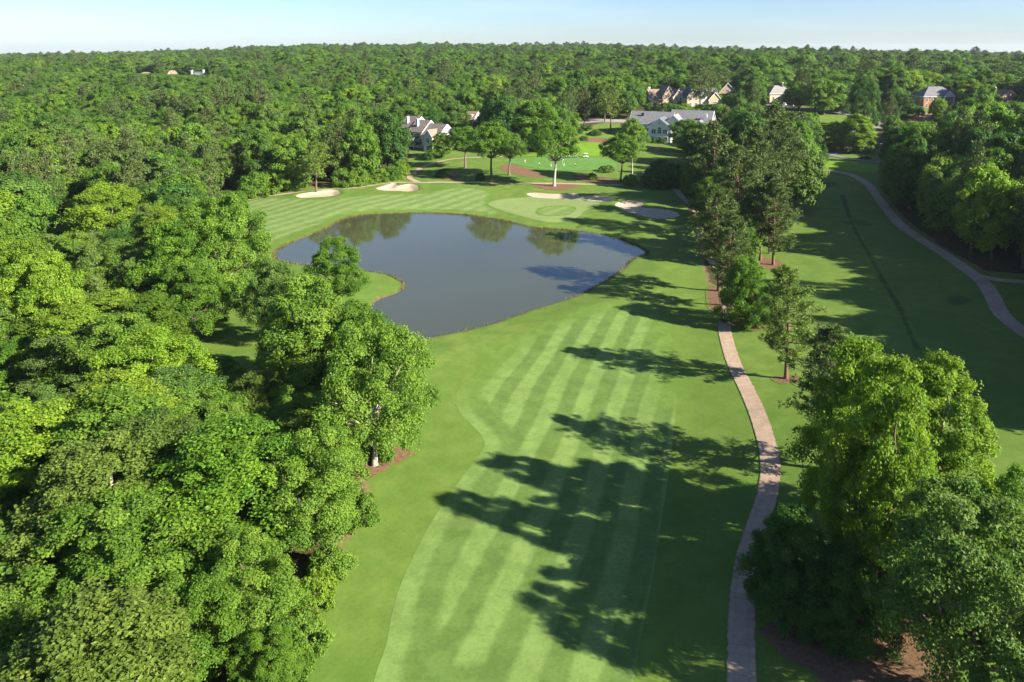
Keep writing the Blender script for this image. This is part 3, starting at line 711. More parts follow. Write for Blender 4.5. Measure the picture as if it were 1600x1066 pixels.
def drape(name, poly, m, dz, step, label, zf=None, flat=None):
    """a sheet that follows the land inside an outline, carrying its distance to the outline as `edge`"""
    P = np.array(poly)
    x0, y0 = P.min(0); x1, y1 = P.max(0)
    XX, YY = np.meshgrid(np.arange(x0, x1, step), np.arange(y0, y1, step))
    px, py = XX.ravel() + 0.123, YY.ravel() + 0.077
    sd = sdist(px, py, poly)
    keep = sd > step * 0.45
    pts = [Vector(p) for p in poly] + [Vector((a, b)) for a, b in zip(px[keep], py[keep])]
    n = len(poly)
    vs, _, fs, _, _, _ = delaunay_2d_cdt(pts, [(i, (i + 1) % n) for i in range(n)], [], 1, 1e-4)
    vx = np.array([v.x for v in vs]); vy = np.array([v.y for v in vs])
    vz = np.full(vx.shape, flat) if flat is not None else (zf or ground_z)(vx, vy) + dz
    me = quad_mesh(name, np.stack([vx, vy, vz], 1), np.array([list(f) for f in fs]), [m], None, {"edge": np.maximum(0, seg_dist(vx, vy, poly))}, True)
    if me.polygons and me.polygons[0].normal.z < 0:
        me.flip_normals()
    o = link(bpy.data.objects.new(name, me))
    return tag(o, label, None, None, "structure")

def ribbon(name, line, width, m, dz, label, step=1.0, cols=5):
    """a path or road that follows a centre line over the land"""
    c = np.array(spline(line, False, step))
    t = np.gradient(c, axis=0); t /= np.linalg.norm(t, axis=1)[:, None] + 1e-9
    nr = np.stack([-t[:, 1], t[:, 0]], 1)
    s = np.concatenate([[0], np.cumsum(np.linalg.norm(np.diff(c, axis=0), axis=1))])
    ks = np.linspace(-0.5, 0.5, cols)
    X = c[:, None, 0] + nr[:, None, 0] * ks[None] * width; Y = c[:, None, 1] + nr[:, None, 1] * ks[None] * width
    Z = ground_z(X.ravel(), Y.ravel()) + dz
    V = np.stack([X.ravel(), Y.ravel(), Z], 1)
    i = np.arange(len(c) * cols).reshape(len(c), cols)
    F = np.stack([i[:-1, :-1], i[:-1, 1:], i[1:, 1:], i[1:, :-1]], -1).reshape(-1, 4)
    me = quad_mesh(name, V, F, [m], None, {"along": np.repeat(s, cols), "edge": np.tile((0.5 - np.abs(ks)) * width, len(c))}, True)
    if me.polygons[0].normal.z < 0: me.flip_normals()
    o = link(bpy.data.objects.new(name, me))
    return tag(o, label, None, None, "structure")

drape("fairway", L["fairway_near"], M["fairway"], 0.016, 1.0, "striped near fairway between the wood and the cart path")
drape("fairway", L["fairway_far"], M["fairway_far"], 0.018, 1.0, "striped fairway curving round the far side of the pond")
drape("green", L["green"], M["green"], 0.032, 1.0, "smooth pale green beside the sand bunkers")
drape("grass_knoll", L["green_knoll"], M["fairway_far"], 0.046, 1.0, "darker oval of grass set in the pale green")
for k, lb in (("bunker_a", "long pale sand bunker nearest the wooded edge"), ("bunker_b", "pale sand bunker with a notched far rim"),
              ("bunker_c", "long sand bunker below the lone pale-trunked tree"), ("bunker_d", "shaded sand bunker beside the pine strip")):
    drape("sand_bunker", L[k], M["sand"], 0.13, 0.8, lb)
drape("putting_green", L["putting"], M["putting"], 0.08, 2.0, "practice putting green with golfers on it")
drape("lawn", L["lawn_club"], M["bright_lawn"], 0.12, 2.0, "bright lawn bank above the putting green")
drape("lawn", L["lawn_right"], M["bright_lawn"], 0.14, 2.0, "bright sunlit lawn strip below the parking drive")
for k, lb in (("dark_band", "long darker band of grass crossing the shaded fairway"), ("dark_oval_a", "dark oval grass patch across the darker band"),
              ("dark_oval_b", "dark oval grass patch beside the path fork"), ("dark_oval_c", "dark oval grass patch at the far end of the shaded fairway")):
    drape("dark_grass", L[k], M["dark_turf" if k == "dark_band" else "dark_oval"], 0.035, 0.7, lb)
for k, lb in (("mulch_lone", "pine straw bed round the lone pale-trunked tree"), ("mulch_leafy", "pine straw bed under the round leafy tree"),
              ("mulch_twin", "pine straw bed under the twin bare pines"), ("mulch_pine", "small pine straw ring under the single pine"),
              ("mulch_cluster", "pine straw bed under the near tree clump"), ("mulch_bank", "brown pine straw bank below the putting green"),
              ("mulch_club", "pine straw bed in front of the clubhouse"), ("mulch_edge", "bare brown soil round the pale-limbed edge tree"),
              ("mulch_garden", "small pine straw bed round the dark clipped bush"), ("mulch_slope", "pine straw slope between the lone tree and the white-trunked tree")):
    drape("pine_straw_bed", L[k], M["mulch"], 0.045, 1.0, lb)
drape("bare_soil", L["bare_bank"], M["bare"], 0.30, 2.0, "bare tan bank of soil below the brick house")
ribbon("cart_path", P_["cart_path"], 2.3, M["path"], 0.065, "tan concrete cart path running beside the striped fairway and round to the bunkers")
ribbon("cart_path", P_["side_path"], 2.3, M["path"], 0.10, "tan path climbing past the row houses")
ribbon("cart_path", P_["woods_path"], 2.9, M["path"], 0.065, "shaded path curving along the dark wood")
ribbon("cart_path", P_["branch_path"], 2.4, M["path"], 0.10, "short path branching off into the dark wood")
ribbon("road", P_["driveway"], 4.2, M["asphalt"], 0.20, "asphalt drive at the end of the shaded fairway")
ribbon("road", P_["parking"], 6.5, M["asphalt"], 0.26, "small parking lane with white cars")
ribbon("road", P_["upper_road"], 7.0, M["road"], 0.32, "grey street curving past the houses")
ribbon("road", P_["club_drive"], 6.0, M["road"], 0.32, "drive leading to the clubhouse")
pond = drape("pond", L["pond"], M["water"], 0, 4.0, "still pond reflecting the trees and the sky", None, WATER_Z + 0.0)
tag(pond, None, None, None, "structure")


# sedge and reeds on the cut bank of the far shore
def reeds():
    rg = np.random.default_rng(77)
    P = np.array(L["pond"]); n = len(P)
    pts = []
    for i in range(n):
        a, b = P[i], P[(i + 1) % n]
        far_side = (a[1] > 150)
        dens = (26 if far_side else 3) * np.linalg.norm(b - a)
        patch = 0.5 + 0.5 * math.sin(i * 0.35) * math.sin(i * 0.11 + 1)
        for _ in range(rg.poisson(dens * (0.25 + patch))):
            pts.append(a + (b - a) * rg.uniform() + rg.normal(0, 0.28, 2))
    pts = np.array(pts); m = len(pts)
    hgt = rg.uniform(0.16, 0.55, m) * np.where(rg.uniform(size=m) < 0.1, 1.6, 1.0)
    z = np.full(m, WATER_Z + 0.02)
    lean = rg.normal(0, 0.16, (m, 2)); ang = rg.uniform(0, 6.28, m); w = rg.uniform(0.03, 0.07, m)
    d = np.stack([np.cos(ang) * w, np.sin(ang) * w], 1)
    b0 = np.concatenate([pts - d, z[:, None]], 1); b1 = np.concatenate([pts + d, z[:, None]], 1)
    t0 = np.concatenate([pts + lean + d * 0.25, (z + hgt)[:, None]], 1); t1 = np.concatenate([pts + lean - d * 0.25, (z + hgt)[:, None]], 1)
    V = np.stack([b0, b1, t0, t1], 1).reshape(-1, 3)
    k = NT("reed_blades")
    c = k.mix(k.attr("tint"), (0.045, 0.06, 0.014), (0.20, 0.17, 0.06))
    mt = k.done(k.principled(c, 0.8, 0.1).outputs[0])
    me = quad_mesh("reeds", V, np.arange(m * 4).reshape(m, 4), [mt], None, {"tint": np.repeat(rg.uniform(0, 1, m) ** 1.4, 4)})
    tag(link(bpy.data.objects.new("reeds", me)), "low sedge and reeds along the bank of the pond", None, None, "stuff")
reeds()

# ---------------------------------------------------------------- trees
def unit(v):
    return v / (np.linalg.norm(v, axis=-1, keepdims=True) + 1e-9)

def kites(c, nrm, l, w, rng, cup=0.18):
    """kite-shaped leaves: centres, normals, lengths, widths"""
    n = len(c)
    t = unit(np.cross(nrm, rng.normal(size=(n, 3))))
    b = np.cross(nrm, t)
    l = l[:, None]; w = w[:, None]
    V = np.stack([c - t * l * 0.5, c + b * w * 0.5 - t * l * 0.08 + nrm * w * cup, c + t * l * 0.5, c - b * w * 0.5 - t * l * 0.08 + nrm * w * cup], 1)
    F = np.arange(n * 4).reshape(n, 4)
    return V.reshape(-1, 3), F

def tube(path, radii, sides=6):
    P = np.array(path, float); n = len(P)
    T = np.gradient(P, axis=0); T = unit(T)
    ref = np.where(np.abs(T[:, 2:3]) > 0.9, np.array([[1.0, 0, 0]]), np.array([[0, 0, 1.0]]))
    A = unit(np.cross(T, ref)); B = np.cross(T, A)
    a = np.linspace(0, 2 * np.pi, sides, endpoint=False)
    V = P[:, None] + np.array(radii)[:, None, None] * (A[:, None] * np.cos(a)[None, :, None] + B[:, None] * np.sin(a)[None, :, None])
    i = np.arange(n * sides).reshape(n, sides); j = np.roll(i, -1, 1)
    F = np.stack([i[:-1], j[:-1], j[1:], i[1:]], -1).reshape(-1, 4)
    return V.reshape(-1, 3), F

def join(parts):
    Vs, Fs, o = [], [], 0
    for V, F in parts:
        Vs.append(V); Fs.append(F + o); o += len(V)
    return np.concatenate(Vs), np.concatenate(Fs)

PROFILE = {   # crown radius against height within the crown
    'round':   ([0, 0.08, 0.25, 0.45, 0.65, 0.82, 0.93, 1.0], [0.45, 0.72, 0.97, 1.0, 0.90, 0.68, 0.42, 0.12]),
    'upright': ([0, 0.08, 0.22, 0.40, 0.60, 0.80, 0.93, 1.0], [0.55, 0.85, 1.0, 0.97, 0.86, 0.64, 0.42, 0.14]),
    'tallstem': ([0, 0.10, 0.30, 0.50, 0.70, 0.87, 1.0], [0.50, 0.85, 1.0, 0.97, 0.80, 0.50, 0.12]),
    'spread':  ([0, 0.10, 0.30, 0.55, 0.75, 0.90, 1.0], [0.60, 0.92, 1.0, 0.92, 0.78, 0.50, 0.20]),
    'dense':   ([0, 0.08, 0.25, 0.50, 0.75, 0.90, 1.0], [0.80, 0.95, 1.0, 0.92, 0.70, 0.42, 0.12]),
}

def broadleaf(seed, kind, H, Rc, base, n_clump, n_sub, n_leaf, leaf, clump=0.25, inner=0.22, rough=0.48):
    """returns crown (V, F, tint) and trunk (V, F)"""
    rng = np.random.default_rng(seed)
    pt, pr = PROFILE[kind]
    ph = rng.uniform(0, 6.28, 4)
    cents, rads = [], []
    tries = 0
    while len(cents) < n_clump and tries < 9000:
        tries += 1
        t = rng.uniform(0.02, 0.97)
        r = np.interp(t, pt, pr)
        if rng.uniform() > r + 0.1: continue
        a = rng.uniform(0, 6.283)
        lob = 1 + 0.16 * math.sin(2 * a + ph[0] + 3 * t) + 0.12 * math.sin(3 * a + ph[1] - 4 * t) + 0.08 * math.sin(5 * a + ph[2])
        rho = (rng.uniform(0.66, 0.90) if rng.uniform() > inner else rng.uniform(0.0, 0.55)) * r * lob
        rc = Rc * clump * rng.uniform(0.65, 1.30) * (1 - 0.25 * t)
        z = base * H + t * (H - base * H - rc * 0.6)
        c = np.array([rho * Rc * math.cos(a), rho * Rc * math.sin(a), z])
        gap = 0.66 - 0.50 * tries / 9000
        if all(np.linalg.norm((c - q) * (1, 1, 1.1)) > gap * (rc + rq) for q, rq in zip(cents, rads)):
            cents.append(c); rads.append(rc)
    cents = np.array(cents); rads = np.array(rads)
    print('clumps', kind, seed, len(cents))
    N = len(cents)
    axis_pt = np.stack([np.zeros(N), np.zeros(N), cents[:, 2] * 0.72 + 0.18 * H * base], 1)
    outd = unit(cents - axis_pt)
    # sprays round each clump
    D = unit(rng.normal(size=(N, n_sub * 3, 3)))
    score = (D * (outd + np.array([0, 0, 0.45]))[:, None]).sum(-1) + rng.uniform(-0.5, 0.5, size=D.shape[:2])
    pick = np.argsort(-score, axis=1)[:, :n_sub]
    D = np.take_along_axis(D, pick[..., None], 1)
    S = cents[:, None] + D * rads[:, None, None] * rng.uniform(0.45, 1.05, size=(N, n_sub, 1)) * np.array([1, 1, 0.85])
    rs = rads[:, None] * rng.uniform(0.30, 0.50, size=(N, n_sub))
    cl_t = rng.normal(0, 0.10, size=(N, 1)) + rng.normal(0, 0.09, size=(N, n_sub))
    K = n_leaf
    off = rng.normal(size=(N, n_sub, K, 3)) * np.array([1, 1, 0.72])
    ln = np.linalg.norm(off, axis=-1, keepdims=True)
    off = off / (ln + 1e-6) * np.minimum(ln, 1.9) * 0.80
    Cc = (S[:, :, None] + off * rs[..., None, None]).reshape(-1, 3)
    nrm = unit(0.55 * unit(off).reshape(-1, 3) + np.repeat(D.reshape(-1, 3), K, 0) * 0.35 + np.array([0, 0, 0.42]) + rough * rng.normal(size=Cc.shape))
    tint = (0.5 + np.repeat(cl_t.reshape(-1), K) + rng.normal(0, 0.13, len(Cc)))
    keep = rng.uniform(size=len(Cc)) > 0.06
    Cc, nrm, tint = Cc[keep], nrm[keep], tint[keep]
    l = leaf * rng.uniform(0.7, 1.35, len(Cc))
    V, F = kites(Cc, nrm, l, l * rng.uniform(0.62, 0.9, len(Cc)), rng)
    V[:, 2] = np.maximum(V[:, 2], 0.03 * H * 0.2)
    # trunk and limbs
    parts = []
    zt = np.linspace(0, 0.80 * H, 9)
    wob = np.cumsum(rng.normal(0, 0.016 * H, (9, 2)), 0) * np.linspace(0, 1, 9)[:, None]
    tp = np.concatenate([wob, zt[:, None]], 1)
    tr = np.interp(zt / H, [0, 0.05, 0.35, 0.8], [0.030, 0.019, 0.014, 0.004]) * H
    parts.append(tube(tp, tr, 8))
    order = np.argsort(-np.linalg.norm(cents[:, :2], axis=1))[: min(N, 26)]
    for i in order:
        c = cents[i]
        z0 = max(0.16 * H, base * H * 0.8, c[2] * rng.uniform(0.42, 0.68))
        z0 = min(z0, 0.74 * H)
        p0 = np.array([np.interp(z0, zt, tp[:, 0]), np.interp(z0, zt, tp[:, 1]), z0])
        r0 = np.interp(z0, zt, tr) * 0.55
        m1 = p0 + (c - p0) * 0.4 + np.array([0, 0, -0.06 * H * rng.uniform(0, 1)]) + rng.normal(0, 0.012 * H, 3)
        m2 = p0 + (c - p0) * 0.75 + rng.normal(0, 0.014 * H, 3)
        parts.append(tube([p0, m1, m2, c], [r0, r0 * 0.75, r0 * 0.45, r0 * 0.2], 5))
    TV, TF = join(parts)
    return V, F, np.repeat(np.clip(tint, 0, 1), 4), TV, TF

def pine(seed, H, Rc, base, n_branch, n_tuft, n_needle, nl, nw, full=1.0):
    """loblolly pine: bare trunk, irregular open crown of needle tufts"""
    rng = np.random.default_rng(seed)
    parts = []
    zt = np.linspace(0, 0.97 * H, 10)
    wob = np.cumsum(rng.normal(0, 0.008 * H, (10, 2)), 0) * np.linspace(0, 1, 10)[:, None]
    tp = np.concatenate([wob, zt[:, None]], 1)
    tr = np.interp(zt / H, [0, 0.04, 0.5, 1], [0.019, 0.0145, 0.010, 0.002]) * H
    parts.append(tube(tp, tr, 8))
    C, Nn, T = [], [], []
    for i in range(n_branch):
        t = (i + rng.uniform(0, 1)) / n_branch
        z0 = (base + (0.97 - base) * t) * H
        prof = np.interp(t, [0, 0.12, 0.35, 0.6, 0.85, 1.0], [0.50, 0.85, 1.0, 0.85, 0.50, 0.14])
        Lb = Rc * prof * rng.uniform(0.55, 1.12)
        a = i * 2.399 + rng.normal(0, 0.5)
        rise = rng.uniform(-0.08, 0.22) + 0.45 * t
        d = np.array([math.cos(a), math.sin(a), rise]); d /= np.linalg.norm(d)
        p0 = np.array([np.interp(z0, zt, tp[:, 0]), np.interp(z0, zt, tp[:, 1]), z0])
        mid = p0 + d * Lb * 0.55 + np.array([0, 0, -0.03 * Lb])
        end = p0 + d * Lb + np.array([0, 0, 0.10 * Lb])
        r0 = np.interp(z0, zt, tr) * 0.42
        parts.append(tube([p0, mid, end], [r0, r0 * 0.6, r0 * 0.2], 4))
        m = max(2, int(n_tuft * (0.45 + 0.55 * Lb / Rc)))
        s = rng.uniform(0.30, 1.04, m) ** 0.8
        tc = p0 + (end - p0) * s[:, None] + rng.normal(0, 0.085, (m, 3)) * Lb * np.array([1, 1, 0.55]) + np.array([0, 0, 0.05 * Lb])
        for q in tc:
            k = n_needle
            dn = unit(rng.normal(size=(k, 3)) + np.array([0, 0, 0.45]) + d * 0.35)
            cc = q + dn * nl * rng.uniform(0.35, 1.1, (k, 1))
            C.append(cc); Nn.append(dn); T.append(np.full(k, rng.normal(0.5, 0.14)))
    C = np.concatenate(C); Dn = np.concatenate(Nn); T = np.concatenate(T) + rng.normal(0, 0.1, len(C))
    n = len(C)
    b = unit(np.cross(Dn, rng.normal(size=(n, 3))))
    L_ = nl * rng.uniform(0.8, 1.3, (n, 1)); W_ = nw * rng.uniform(0.8, 1.3, (n, 1))
    V = np.stack([C - Dn * L_ * 0.5, C + b * W_ * 0.5, C + Dn * L_ * 0.5, C - b * W_ * 0.5], 1).reshape(-1, 3)
    F = np.arange(n * 4).reshape(n, 4)
    TV, TF = join(parts)
    return V, F, np.repeat(np.clip(T, 0, 1), 4), TV, TF

ASSET = {}
def asset(key, gen, kind, H, Rc):
    V, F, tint, TV, TF = gen
    leafm = M["needle"] if kind == 'pine' else M["leaf"]
    ASSET[key] = dict(H=H, R=Rc, crown=quad_mesh("crown", V, F, [leafm], None, {"tint": tint}),
                      trunk=quad_mesh("trunk", TV, TF, [M["bark"]], None, None, True), raw=(V, F, tint, TV, TF), kind=kind)

# close-up trees
for i in range(3): asset(f"round{i}", broadleaf(11 + i, 'round', 18, 6.5, 0.16, 78, 10, 84, 0.25, 0.25, 0.22, 0.55), 'round', 18, 6.5)
for i in range(3): asset(f"upright{i}", broadleaf(31 + i, 'upright', 20, 5.2, 0.08, 110, 9, 68, 0.25, 0.27, 0.22, 0.55), 'upright', 20, 5.2)
for i in range(2): asset(f"spread{i}", broadleaf(51 + i, 'spread', 17, 7.5, 0.20, 84, 10, 84, 0.255, 0.23, 0.22, 0.55), 'spread', 17, 7.5)
for i in range(2): asset(f"dense{i}", broadleaf(71 + i, 'dense', 12, 5.2, 0.04, 90, 10, 66, 0.225, 0.25, 0.15), 'dense', 12, 5.2)
for i in range(4): asset(f"pine{i}", pine(91 + i, 18, 4.6, (0.16, 0.26, 0.20, 0.34)[i], 98, 16, 17, 0.42, 0.095), 'pine', 18, 4.6)
for i in range(3): asset(f"tallstem{i}", broadleaf(211 + i, 'tallstem', 20, 6.5, 0.47, 62, 9, 30, 0.42, 0.27), 'tallstem', 20, 6.5)
for i in range(2): asset(f"shrub{i}", broadleaf(111 + i, 'dense', 3.0, 2.2, 0.02, 26, 8, 34, 0.20, 0.34, 0.15), 'shrub', 3.0, 2.2)
# trees further off: the same habits with fewer, larger leaves
for i in range(3): asset(f"farround{i}", broadleaf(131 + i, 'round', 18, 6.5, 0.16, 52, 9, 44, 0.52, 0.36, 0.22, 0.20), 'round', 18, 6.5)
for i in range(2): asset(f"farupright{i}", broadleaf(151 + i, 'upright', 20, 5.2, 0.10, 64, 9, 38, 0.50, 0.36, 0.22, 0.20), 'upright', 20, 5.2)
for i in range(2): asset(f"farspread{i}", broadleaf(171 + i, 'spread', 17, 7.5, 0.20, 52, 9, 46, 0.54, 0.35, 0.22, 0.20), 'spread', 17, 7.5)
for i in range(2): asset(f"farpine{i}", pine(191 + i, 18, 4.6, (0.22, 0.32)[i], 60, 9, 9, 0.66, 0.20), 'pine', 18, 4.6)
VARIANTS = dict(near=dict(round=3, upright=3, spread=2, dense=2, pine=4, shrub=2, tallstem=3), far=dict(round=3, upright=2, spread=2, pine=2))

trng = random.Random(5)
def plant(name, key, x, y, H, Rc, colour, label, cat, group=None, bark=(0.10, 0.08, 0.06), rz=None, z=None, lean=0.0):
    a = ASSET[key]
    if z is None: z = float(ground_z(np.array([x]), np.array([y]))[0])
    o = root(name, (x, y, z - 0.05), trng.uniform(0, 6.28) if rz is None else rz)
    o.scale = (Rc / a["R"], Rc / a["R"], H / a["H"])
    if lean: o.rotation_euler = (trng.uniform(-lean, lean), trng.uniform(-lean, lean), o.rotation_euler[2])
    c = link(bpy.data.objects.new("crown", a["crown"]), o); c.color = (*colour, 1)
    t = link(bpy.data.objects.new("trunk", a["trunk"]), o); t.color = (*bark, 1)
    return tag(o, label, cat, group)

PALE = (0.36, 0.32, 0.26); GREYB = (0.15, 0.12, 0.095); PINEB = (0.15, 0.095, 0.065)
COLS = dict(mid=C_MID, bright=C_BRIGHT, light=C_LIGHT, dark=C_DARK, grey=C_GREY, pine=C_PINE, olive=C_OLIVE)
used = {}
def pickv(kind, far):
    s = 'far' if far and kind in VARIANTS['far'] else 'near'
    k = (s, kind); used[k] = used.get(k, -1) + 1
    return ('far' if s == 'far' else '') + kind + str(used[k] % VARIANTS[s][kind])

NAMES = dict(tallstem="broadleaf_tree", round="broadleaf_tree", upright="broadleaf_tree", spread="broadleaf_tree", dense="evergreen_tree", pine="pine_tree", shrub="shrub")
CATS = dict(tallstem="tree", round="tree", upright="tree", spread="tree", dense="tree", pine="pine tree", shrub="shrub")
hand_xyr = []
for (kind, x, y, H, Rc, ck, bk, lb) in HAND_TREES:
    far = y > 210
    bark = dict(p=PALE, g=GREYB, n=PINEB, d=(0.09, 0.07, 0.055))[bk]
    plant(NAMES[kind], pickv(kind, far and kind != 'dense'), x, y, H, Rc, COLS[ck], lb, CATS[kind], None, bark)
    hand_xyr.append((x, y, Rc * (0.6 if kind == 'pine' else 0.8)))

# ---- the wood: every spot a tree stands on
wr = np.random.default_rng(2024)
VX = np.array([0.0, 0.0, CAM_H])
def scatter(y0, y1, sp, xmax):
    out = []
    for y in np.arange(y0, y1, sp):
        w = xmax(y)
        xs = np.arange(-w, w + 35, sp)
        out.append(np.stack([xs + wr.uniform(-0.42, 0.42, len(xs)) * sp + (0.5 * sp if int(y / sp) % 2 else 0), y + wr.uniform(-0.42, 0.42, len(xs)) * sp], 1))
    return np.concatenate(out)
wide = lambda y: 0.72 * max(y, 30) + 34
spots = np.concatenate([scatter(44, 250, 7.6, wide), scatter(250, 420, 8.6, wide), scatter(420, 900, 10.5, wide), scatter(900, 1500, 13.0, wide), scatter(1500, 2100, 15.0, wide), scatter(2300, 4600, 30.0, lambda y: 0.76 * y)])
sx, sy = spots[:, 0], spots[:, 1]
ok = np.ones(len(sx), bool)
nearm = (sy < 720)
o_sd = np.full(len(sx), -99.0)
o_sd[nearm] = sdist(sx[nearm], sy[nearm], L["open"])
ok &= ~((o_sd > -2.6))
ok &= ~((sy < 58) & (sx > -23) & (sx < 46))
ok &= ~((sy < 80) & (sx > 40))
for k in ("lawn_patch", "lawn_brick"):
    e = np.full(len(sx), -99.0); e[nearm] = sdist(sx[nearm], sy[nearm], L[k]); ok &= ~(e > -1.5)
for k, (nm, w) in enumerate((("upper_road", 7.0), ("club_drive", 6.5), ("driveway", 5.0), ("parking", 7.0), ("woods_path", 4.0), ("branch_path", 3.5))):
    e = np.full(len(sx), 99.0); e[nearm] = seg_dist(sx[nearm], sy[nearm], P_[nm], False); ok &= ~(e < w)
for (hx, hy, hr) in hand_xyr:
    ok &= ~(np.hypot(sx - hx, sy - hy) < hr + 2.0)
for (hx, hy, hr) in HOUSE_SPOTS:
    ok &= ~(np.hypot(sx - hx, sy - hy) < hr)
sx, sy, o_sd = sx[ok], sy[ok], o_sd[ok]
sz = land(sx, sy)
n = len(sx)
# what grows where: pines in drifts, broadleaved trees elsewhere
drift = np.sin(sx / 31.0 + 1.1 * np.sin(sy / 47.0)) + np.sin(sy / 27.0 + 0.7 * np.cos(sx / 53.0))
pine_p = np.where(drift > 0.9, np.where(sy > 420, 0.26, 0.45), 0.08)
strip = (sx > 20) & (sx < 125) & (sy > 125) & (sy < 330)
pine_p = np.where(strip, 0.45, pine_p)
rightw = (sx > 100) & (sy < 420) & (sx > 0.5 * sy)
pine_p = np.where(rightw, 0.22, pine_p)
pine_p = np.where((sx < 0) & (sy < 130), 0.02, pine_p)
is_pine = wr.uniform(size=n) < pine_p
u = wr.uniform(size=n)
shape = np.where(is_pine, 3, np.where(u < 0.48, 0, np.where(u < 0.74, 1, 2)))      # round, upright, spread, pine
Hh = np.where(shape == 1, wr.uniform(16, 23, n), np.where(shape == 2, wr.uniform(13, 18.5, n), np.where(shape == 3, wr.uniform(17, 25, n), wr.uniform(12.5, 20, n))))
Rr = np.where(shape == 1, Hh * wr.uniform(0.23, 0.30, n), np.where(shape == 2, Hh * wr.uniform(0.38, 0.48, n), np.where(shape == 3, Hh * wr.uniform(0.19, 0.27, n), Hh * wr.uniform(0.31, 0.41, n))))
Hh = np.where(strip, Hh * 1.10, np.where(rightw, np.maximum(Hh * np.where(o_sd < -9, 1.4, 1.15), np.where(o_sd < -9, 24.0, 17.0)), Hh))
nearleft = (sx < 0) & (sy < 118)
Hh = np.where(nearleft, np.clip(Hh * 0.70, 8.5, 14.0), Hh)
Rr = np.where(nearleft, np.minimum(np.clip(Rr * 1.22, 4.6, 7.8), np.maximum(2.8, -o_sd * 1.15 + 0.6)), Rr)
edge = np.where(sy > 220, 1.0, np.clip((-o_sd - 2.6) / 7.0, 0, 1))
Hh = np.where(nearm[ok] & ~rightw, Hh * (0.72 + 0.28 * edge), Hh)
Rr = np.minimum(np.where(nearm[ok], Rr * (0.80 + 0.20 * edge), Rr), np.maximum(2.8, -o_sd * 1.3 + 1.4))
big = np.where(sy > 2200, 2.0, np.where(sy > 1500, 1.6, np.where(sy > 900, 1.42, np.where(sy > 420, 1.2, 1.0))))
rel = np.sin(sx / 23.0 + 2.0 * np.sin(sy / 71.0)) * np.sin(sy / 33.0 + 1.5 * np.sin(sx / 59.0))
Hh = np.where(sy > 300, Hh * (1.0 + 0.16 * rel) * wr.uniform(0.82, 1.14, n), Hh)
Rr = Rr * big
Rr = np.where(sy > 420, Rr * 1.18, np.where(sy > 250, Rr * 1.06, Rr))
# trees that stand between the viewer's hill and a house, lawn or street stay low enough to leave it open
alive = ~(nearleft & (wr.uniform(size=n) < 0.34) & (o_sd < -8))
dist = np.hypot(sx, sy)
for (tx, ty, tz, hw) in VISTAS:
    D = math.hypot(tx, ty)
    ux, uy = tx / D, ty / D
    along = sx * ux + sy * uy
    lat = np.abs(-sx * uy + sy * ux)
    m = (along > 10) & (along < D + 2) & (lat < hw * along / D + Rr * 0.95)
    lim = (CAM_H + (tz - CAM_H) * along / D) - sz
    low = m & (lim < Hh)
    Hnew = np.where(low, lim, Hh)
    alive &= ~(low & (Hnew < 5.0))
    sc = np.where(low, np.clip(Hnew / Hh, 0.2, 1), 1)
    Rr = np.where(low, Rr * np.maximum(sc, 0.55), Rr)
    Hh = np.where(low, np.maximum(Hnew, 1), Hh)
# and the sunward side of houses and lawns is open enough for the sun to reach them
SX, SY, ST = math.sin(SUN_AZ), math.cos(SUN_AZ), math.tan(SUN_EL)
for (tx, ty, tz, hw) in SUNNY:
    along = (sx - tx) * SX + (sy - ty) * SY
    lat = np.abs(-(sx - tx) * SY + (sy - ty) * SX)
    m = (along > 0) & (along < 60) & (lat < hw + Rr * 0.8)
    lim = tz + 1.5 + along * ST - sz
    low = m & (lim < Hh)
    alive &= ~(low & (lim < 4.5))
    sc = np.where(low, np.clip(lim / Hh, 0.2, 1), 1)
    Rr = np.where(low, Rr * np.maximum(sc, 0.55), Rr)
    Hh = np.where(low, np.maximum(lim, 1), Hh)
# colour drifts
cw = wr.uniform(size=n) + 0.22 * np.sin(sx / 37.0 + sy / 29.0)
cw = np.where(nearleft & (cw > 0.16) & (cw < 0.52), cw + 0.12, cw)
names = ["dark", "mid", "light", "grey", "bright", "olive"]
cidx = np.select([cw < 0.16, cw < 0.52, cw < 0.68, cw < 0.80, cw < 1.02], [0, 1, 2, 3, 4], 5)
jit = wr.uniform(0.94, 1.06, (n, 3)) * wr.uniform(0.86, 1.16, (n, 1))
inview = (np.abs(sx) - Rr < 0.70 * (sy + 1.5)) & (sy > 34) & alive
size = np.where(inview, Rr / np.maximum(dist, 1), 0)

# the ones that show largest stand by themselves
KIND = ["round", "upright", "spread", "pine"]
ib = np.where((shape != 3) & inview)[0]; ib = ib[np.argsort(-size[ib])][:N_BROAD]
ip = np.where((shape == 3) & inview)[0]; ip = ip[np.argsort(-size[ip])][:N_PINE]
single = np.zeros(n, bool); single[ib] = True; single[ip] = True

